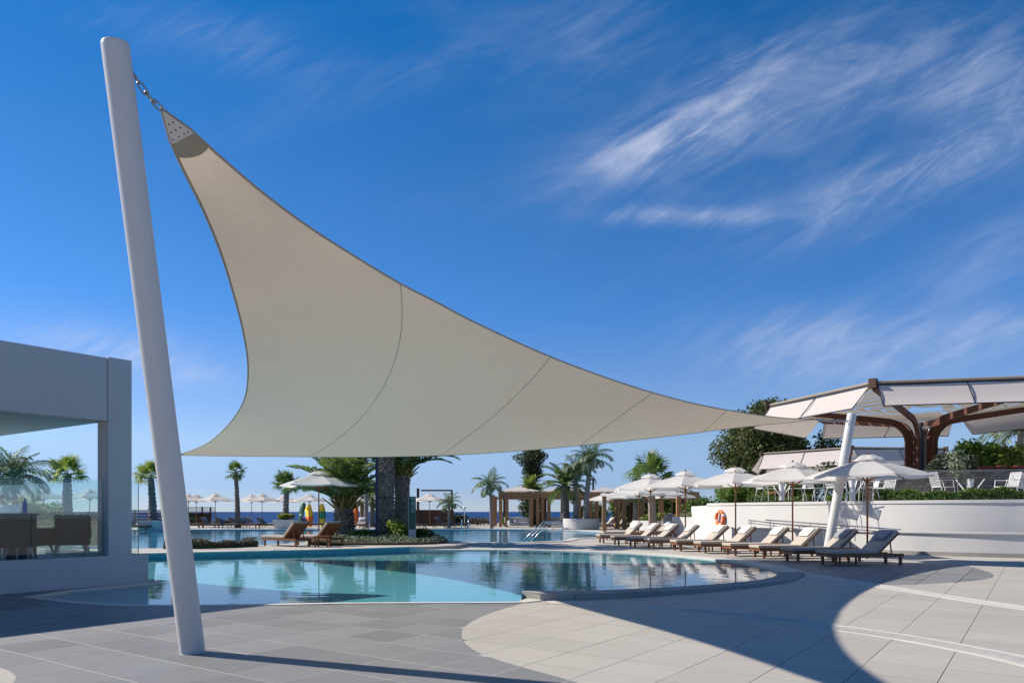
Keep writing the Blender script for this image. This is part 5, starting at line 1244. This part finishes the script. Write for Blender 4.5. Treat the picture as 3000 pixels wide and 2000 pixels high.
def board(px, Y, h, mats, lab, lean=0):
    o = empty('surfboard', (at(px, 0, Y).x, Y, 0)); n = 18; o.rotation_euler = (R(-8), R(lean), 0)
    for q, m in enumerate(mats):
        mb = MB(); vs = []; a0, a1 = q / len(mats), (q + 1) / len(mats)
        for i in range(n + 1):
            t = a0 + (a1 - a0) * i / n; w = .34 * (math.sin(math.pi * (.06 + .88 * t)) ** .55); th = .05; z = h * t; y = .25 * t * t; vs += [(-w, y, z), (0, y - th, z), (w, y, z), (0, y + th, z)]
        fs = [(i * 4 + e, i * 4 + (e + 1) % 4, i * 4 + 4 + (e + 1) % 4, i * 4 + 4 + e) for i in range(n) for e in range(4)] + [(3, 2, 1, 0), tuple(n * 4 + e for e in range(4))]
        mb.add(vs, fs).build('board_section', m, o, smooth=True)
    tag(o, lab, 'surfboard', 'boards standing by the far pool edge')
board(884, 67, 2.2, [m_bdark, m_bdark], 'dark green board standing leftmost of the boards'); board(897, 66.5, 2.05, [m_bgreen, m_bblue, m_redplastic], 'blue and yellow board next to the dark green one', 4); board(909, 66, 1.9, [m_borange, m_redplastic], 'orange and yellow board in the middle of the boards', -8); board(945, 66, 2.1, [m_redplastic, m_bgreen, m_redplastic], 'yellow and green board right of the island umbrella pole', -6)
board(1037, 67, 2.0, [m_borange, m_borange], 'bright orange board right of the short thick palm', 2)
def lamp(px, Y, h, lab):
    o = empty('garden_lamp', (at(px, 0, Y).x, Y, 0)); MB().tube([(0, 0, 0), (0, 0, h)], .035, 8).build('pole', m_mast, o); MB().lathe([(.03, 0), (.16, .04), (.18, .12), (.14, .2), (.02, .24)], 14, (0, 0, h)).build('globe', m_lampglass, o, smooth=True); tag(o, lab, 'lamp', 'garden lamps')
lamp(1361, 70, 1.55, 'white garden lamp against the sea')
lm = empty('floodlight_mast', (at(1738, 0, 80).x, 80, 0)); MB().tube([(0, 0, 0), (0, 0, 4.8)], .11, 10).build('pole', m_darkmetal, lm)
for s in (-1, 1): MB().box((s * .42, 0, 3.3), (.45, .3, .4)).build('floodlight', m_darkmetal, lm)
MB().box((0, 0, 3.35), (1.0, .08, .08)).build('crossarm', m_darkmetal, lm); MB().box((-.15, 0, 4.75), (.55, .3, .18)).build('head', m_darkmetal, lm); tag(lm, 'dark floodlight mast behind the round planter palms', 'lamp post')
bb_ = empty('timber_daybed', (at(1262, 0, 70).x, 70, 0)); MB().box((0, 0, .75), (4.3, .12, 1.5)).build('screen', m_timberdark, bb_)
for x in (-2.05, -1.15): MB().box((x, -.3, 1.75), (.22, .22, 3.5)).build('post', m_timberdark, bb_)
MB().box((.6, -.3, 3.3), (2.9, .2, .14)).build('beam', m_timberdark, bb_); MB().box((2.0, -.3, 1.65), (.16, .16, 3.3)).build('post', m_timberdark, bb_); tag(bb_, 'dark timber screen with tall posts right of the green sign', 'screen')
# pool handrails
hr = empty('pool_handrail', (0, 0, 0)); Yh = 33.2
def hp(x, y, d=0): return at(x, y, Yh + d)
for k, (dx, d) in enumerate(((0, 0), (14, .35), (28, .7))):
    a = hp(1517 + dx, 1582, d); a.z = -.15; b = hp(1592 + dx * .5, 1527 + k * 4, d); c = hp(1642 + dx * .2, 1527 + k * 4, d)
    MB().tube([a, a.lerp(b, .5), b, b.lerp(c, .5), c], .022, 8).build('rail', m_inox, hr, smooth=True)
for x, d in ((1557, 0), (1621, 0), (1648, .7)):
    t = hp(x, 1527 if x > 1600 else 1552, d); MB().tube([t, (t.x, t.y, -.16)], .022, 8).build('post', m_inox, hr)
tag(hr, 'stainless steel stair handrails at the lagoon pool', 'handrail')
ld = empty('pool_ladder', (at(1362, 0, 56.2).x, 56.2, 0))
for s in (-.25, .25): MB().tube([(s, .5, 0), (s, .45, .6), (s, .2, .8), (s, -.1, .6), (s, -.15, -.16)], .022, 8).build('rail', m_inox, ld, smooth=True)
tag(ld, 'steel pool ladder at the far edge of the lagoon pool', 'ladder')
# hedges and bushes along the shore
gb = 'bushes along the shore and behind the cabanas'
for k, (px, Y, rad, n, sz, mm, lab) in enumerate(((1345, 72, (1.3, .8, .6), 1300, .2, m_leaf_dark, 'dark rounded bush right of the small drooping palm'), (1400, 74, (2.3, 1, .45), 1600, .2, m_leaf_dry, 'brownish low bushes left of the left cabana'), (1480, 67, (.7, .6, .45), 900, .16, m_leaf_bright, 'small green shrub at the foot of the left cabana'), (1570, 67, (.6, .6, .6), 900, .16, m_leaf_dark, 'dark shrub between left and middle cabana'),
        (1705, 70, (1.2, 1, 1.1), 2400, .2, m_leaf_bright, 'green shrub behind the round planter'), (1745, 72, (1.5, 1, 1.2), 2600, .2, m_leaf_sage, 'pale green bush left of the right cabana'), (1830, 64, (2.6, 1.4, 1.7), 5200, .24, m_leaf_hedge, 'green bush filling the gap behind the timber posts'), (1900, 62, (2.6, 1.4, 1.8), 5200, .24, m_leaf_dark, 'dark bush behind the farther umbrellas'), (1985, 60, (2.8, 1.4, 1.7), 5200, .24, m_leaf_hedge, 'green bush behind the farthest right cabana'), (2060, 48, (1.8, 1.2, 1.3), 4800, .2, m_leaf_hedge, 'green bush left of the terrace wall end'),
        (60, 44, (2.2, 1.2, 1.4), 3800, .2, m_leaf_yellow, 'yellow-green bush behind the glass at the left edge'), (120, 50, (2.0, 1.2, 1.2), 2600, .2, m_leaf_bright, 'green bush behind the glass left of the fan palm'), (660, 76, (1.4, .8, .3), 600, .2, m_leaf_dry, 'low dry bush on the shore left of the slender palm'))):
    shrub('shore_bush', lab, (at(px, 0, Y).x, Y, 0), rad, n, sz, mm, 'bush', gb)
hedge('shore_hedge', 'dark low hedge seen through the pavilion glass', [(at(-150, 0, 62).x, 62), (at(330, 0, 62).x, 62)], 1.0, 0, 1.2, 5200, .22, m_leaf_dark)
wi = empty('woven_lounge_chair', (at(1962, 0, 41).x, 41, 0)); MB().lathe([(.25, 0), (.42, .25), (.46, .55), (.40, .95), (.2, 1.2), (.02, 1.25)], 18).build('shell', m_trunkpale, wi, smooth=True); MB().box((0, -.1, .5), (.6, .5, .15)).build('cushion', m_pillow, wi, bevel=.05); tag(wi, 'round woven chair behind the middle of the poolside row', 'chair')
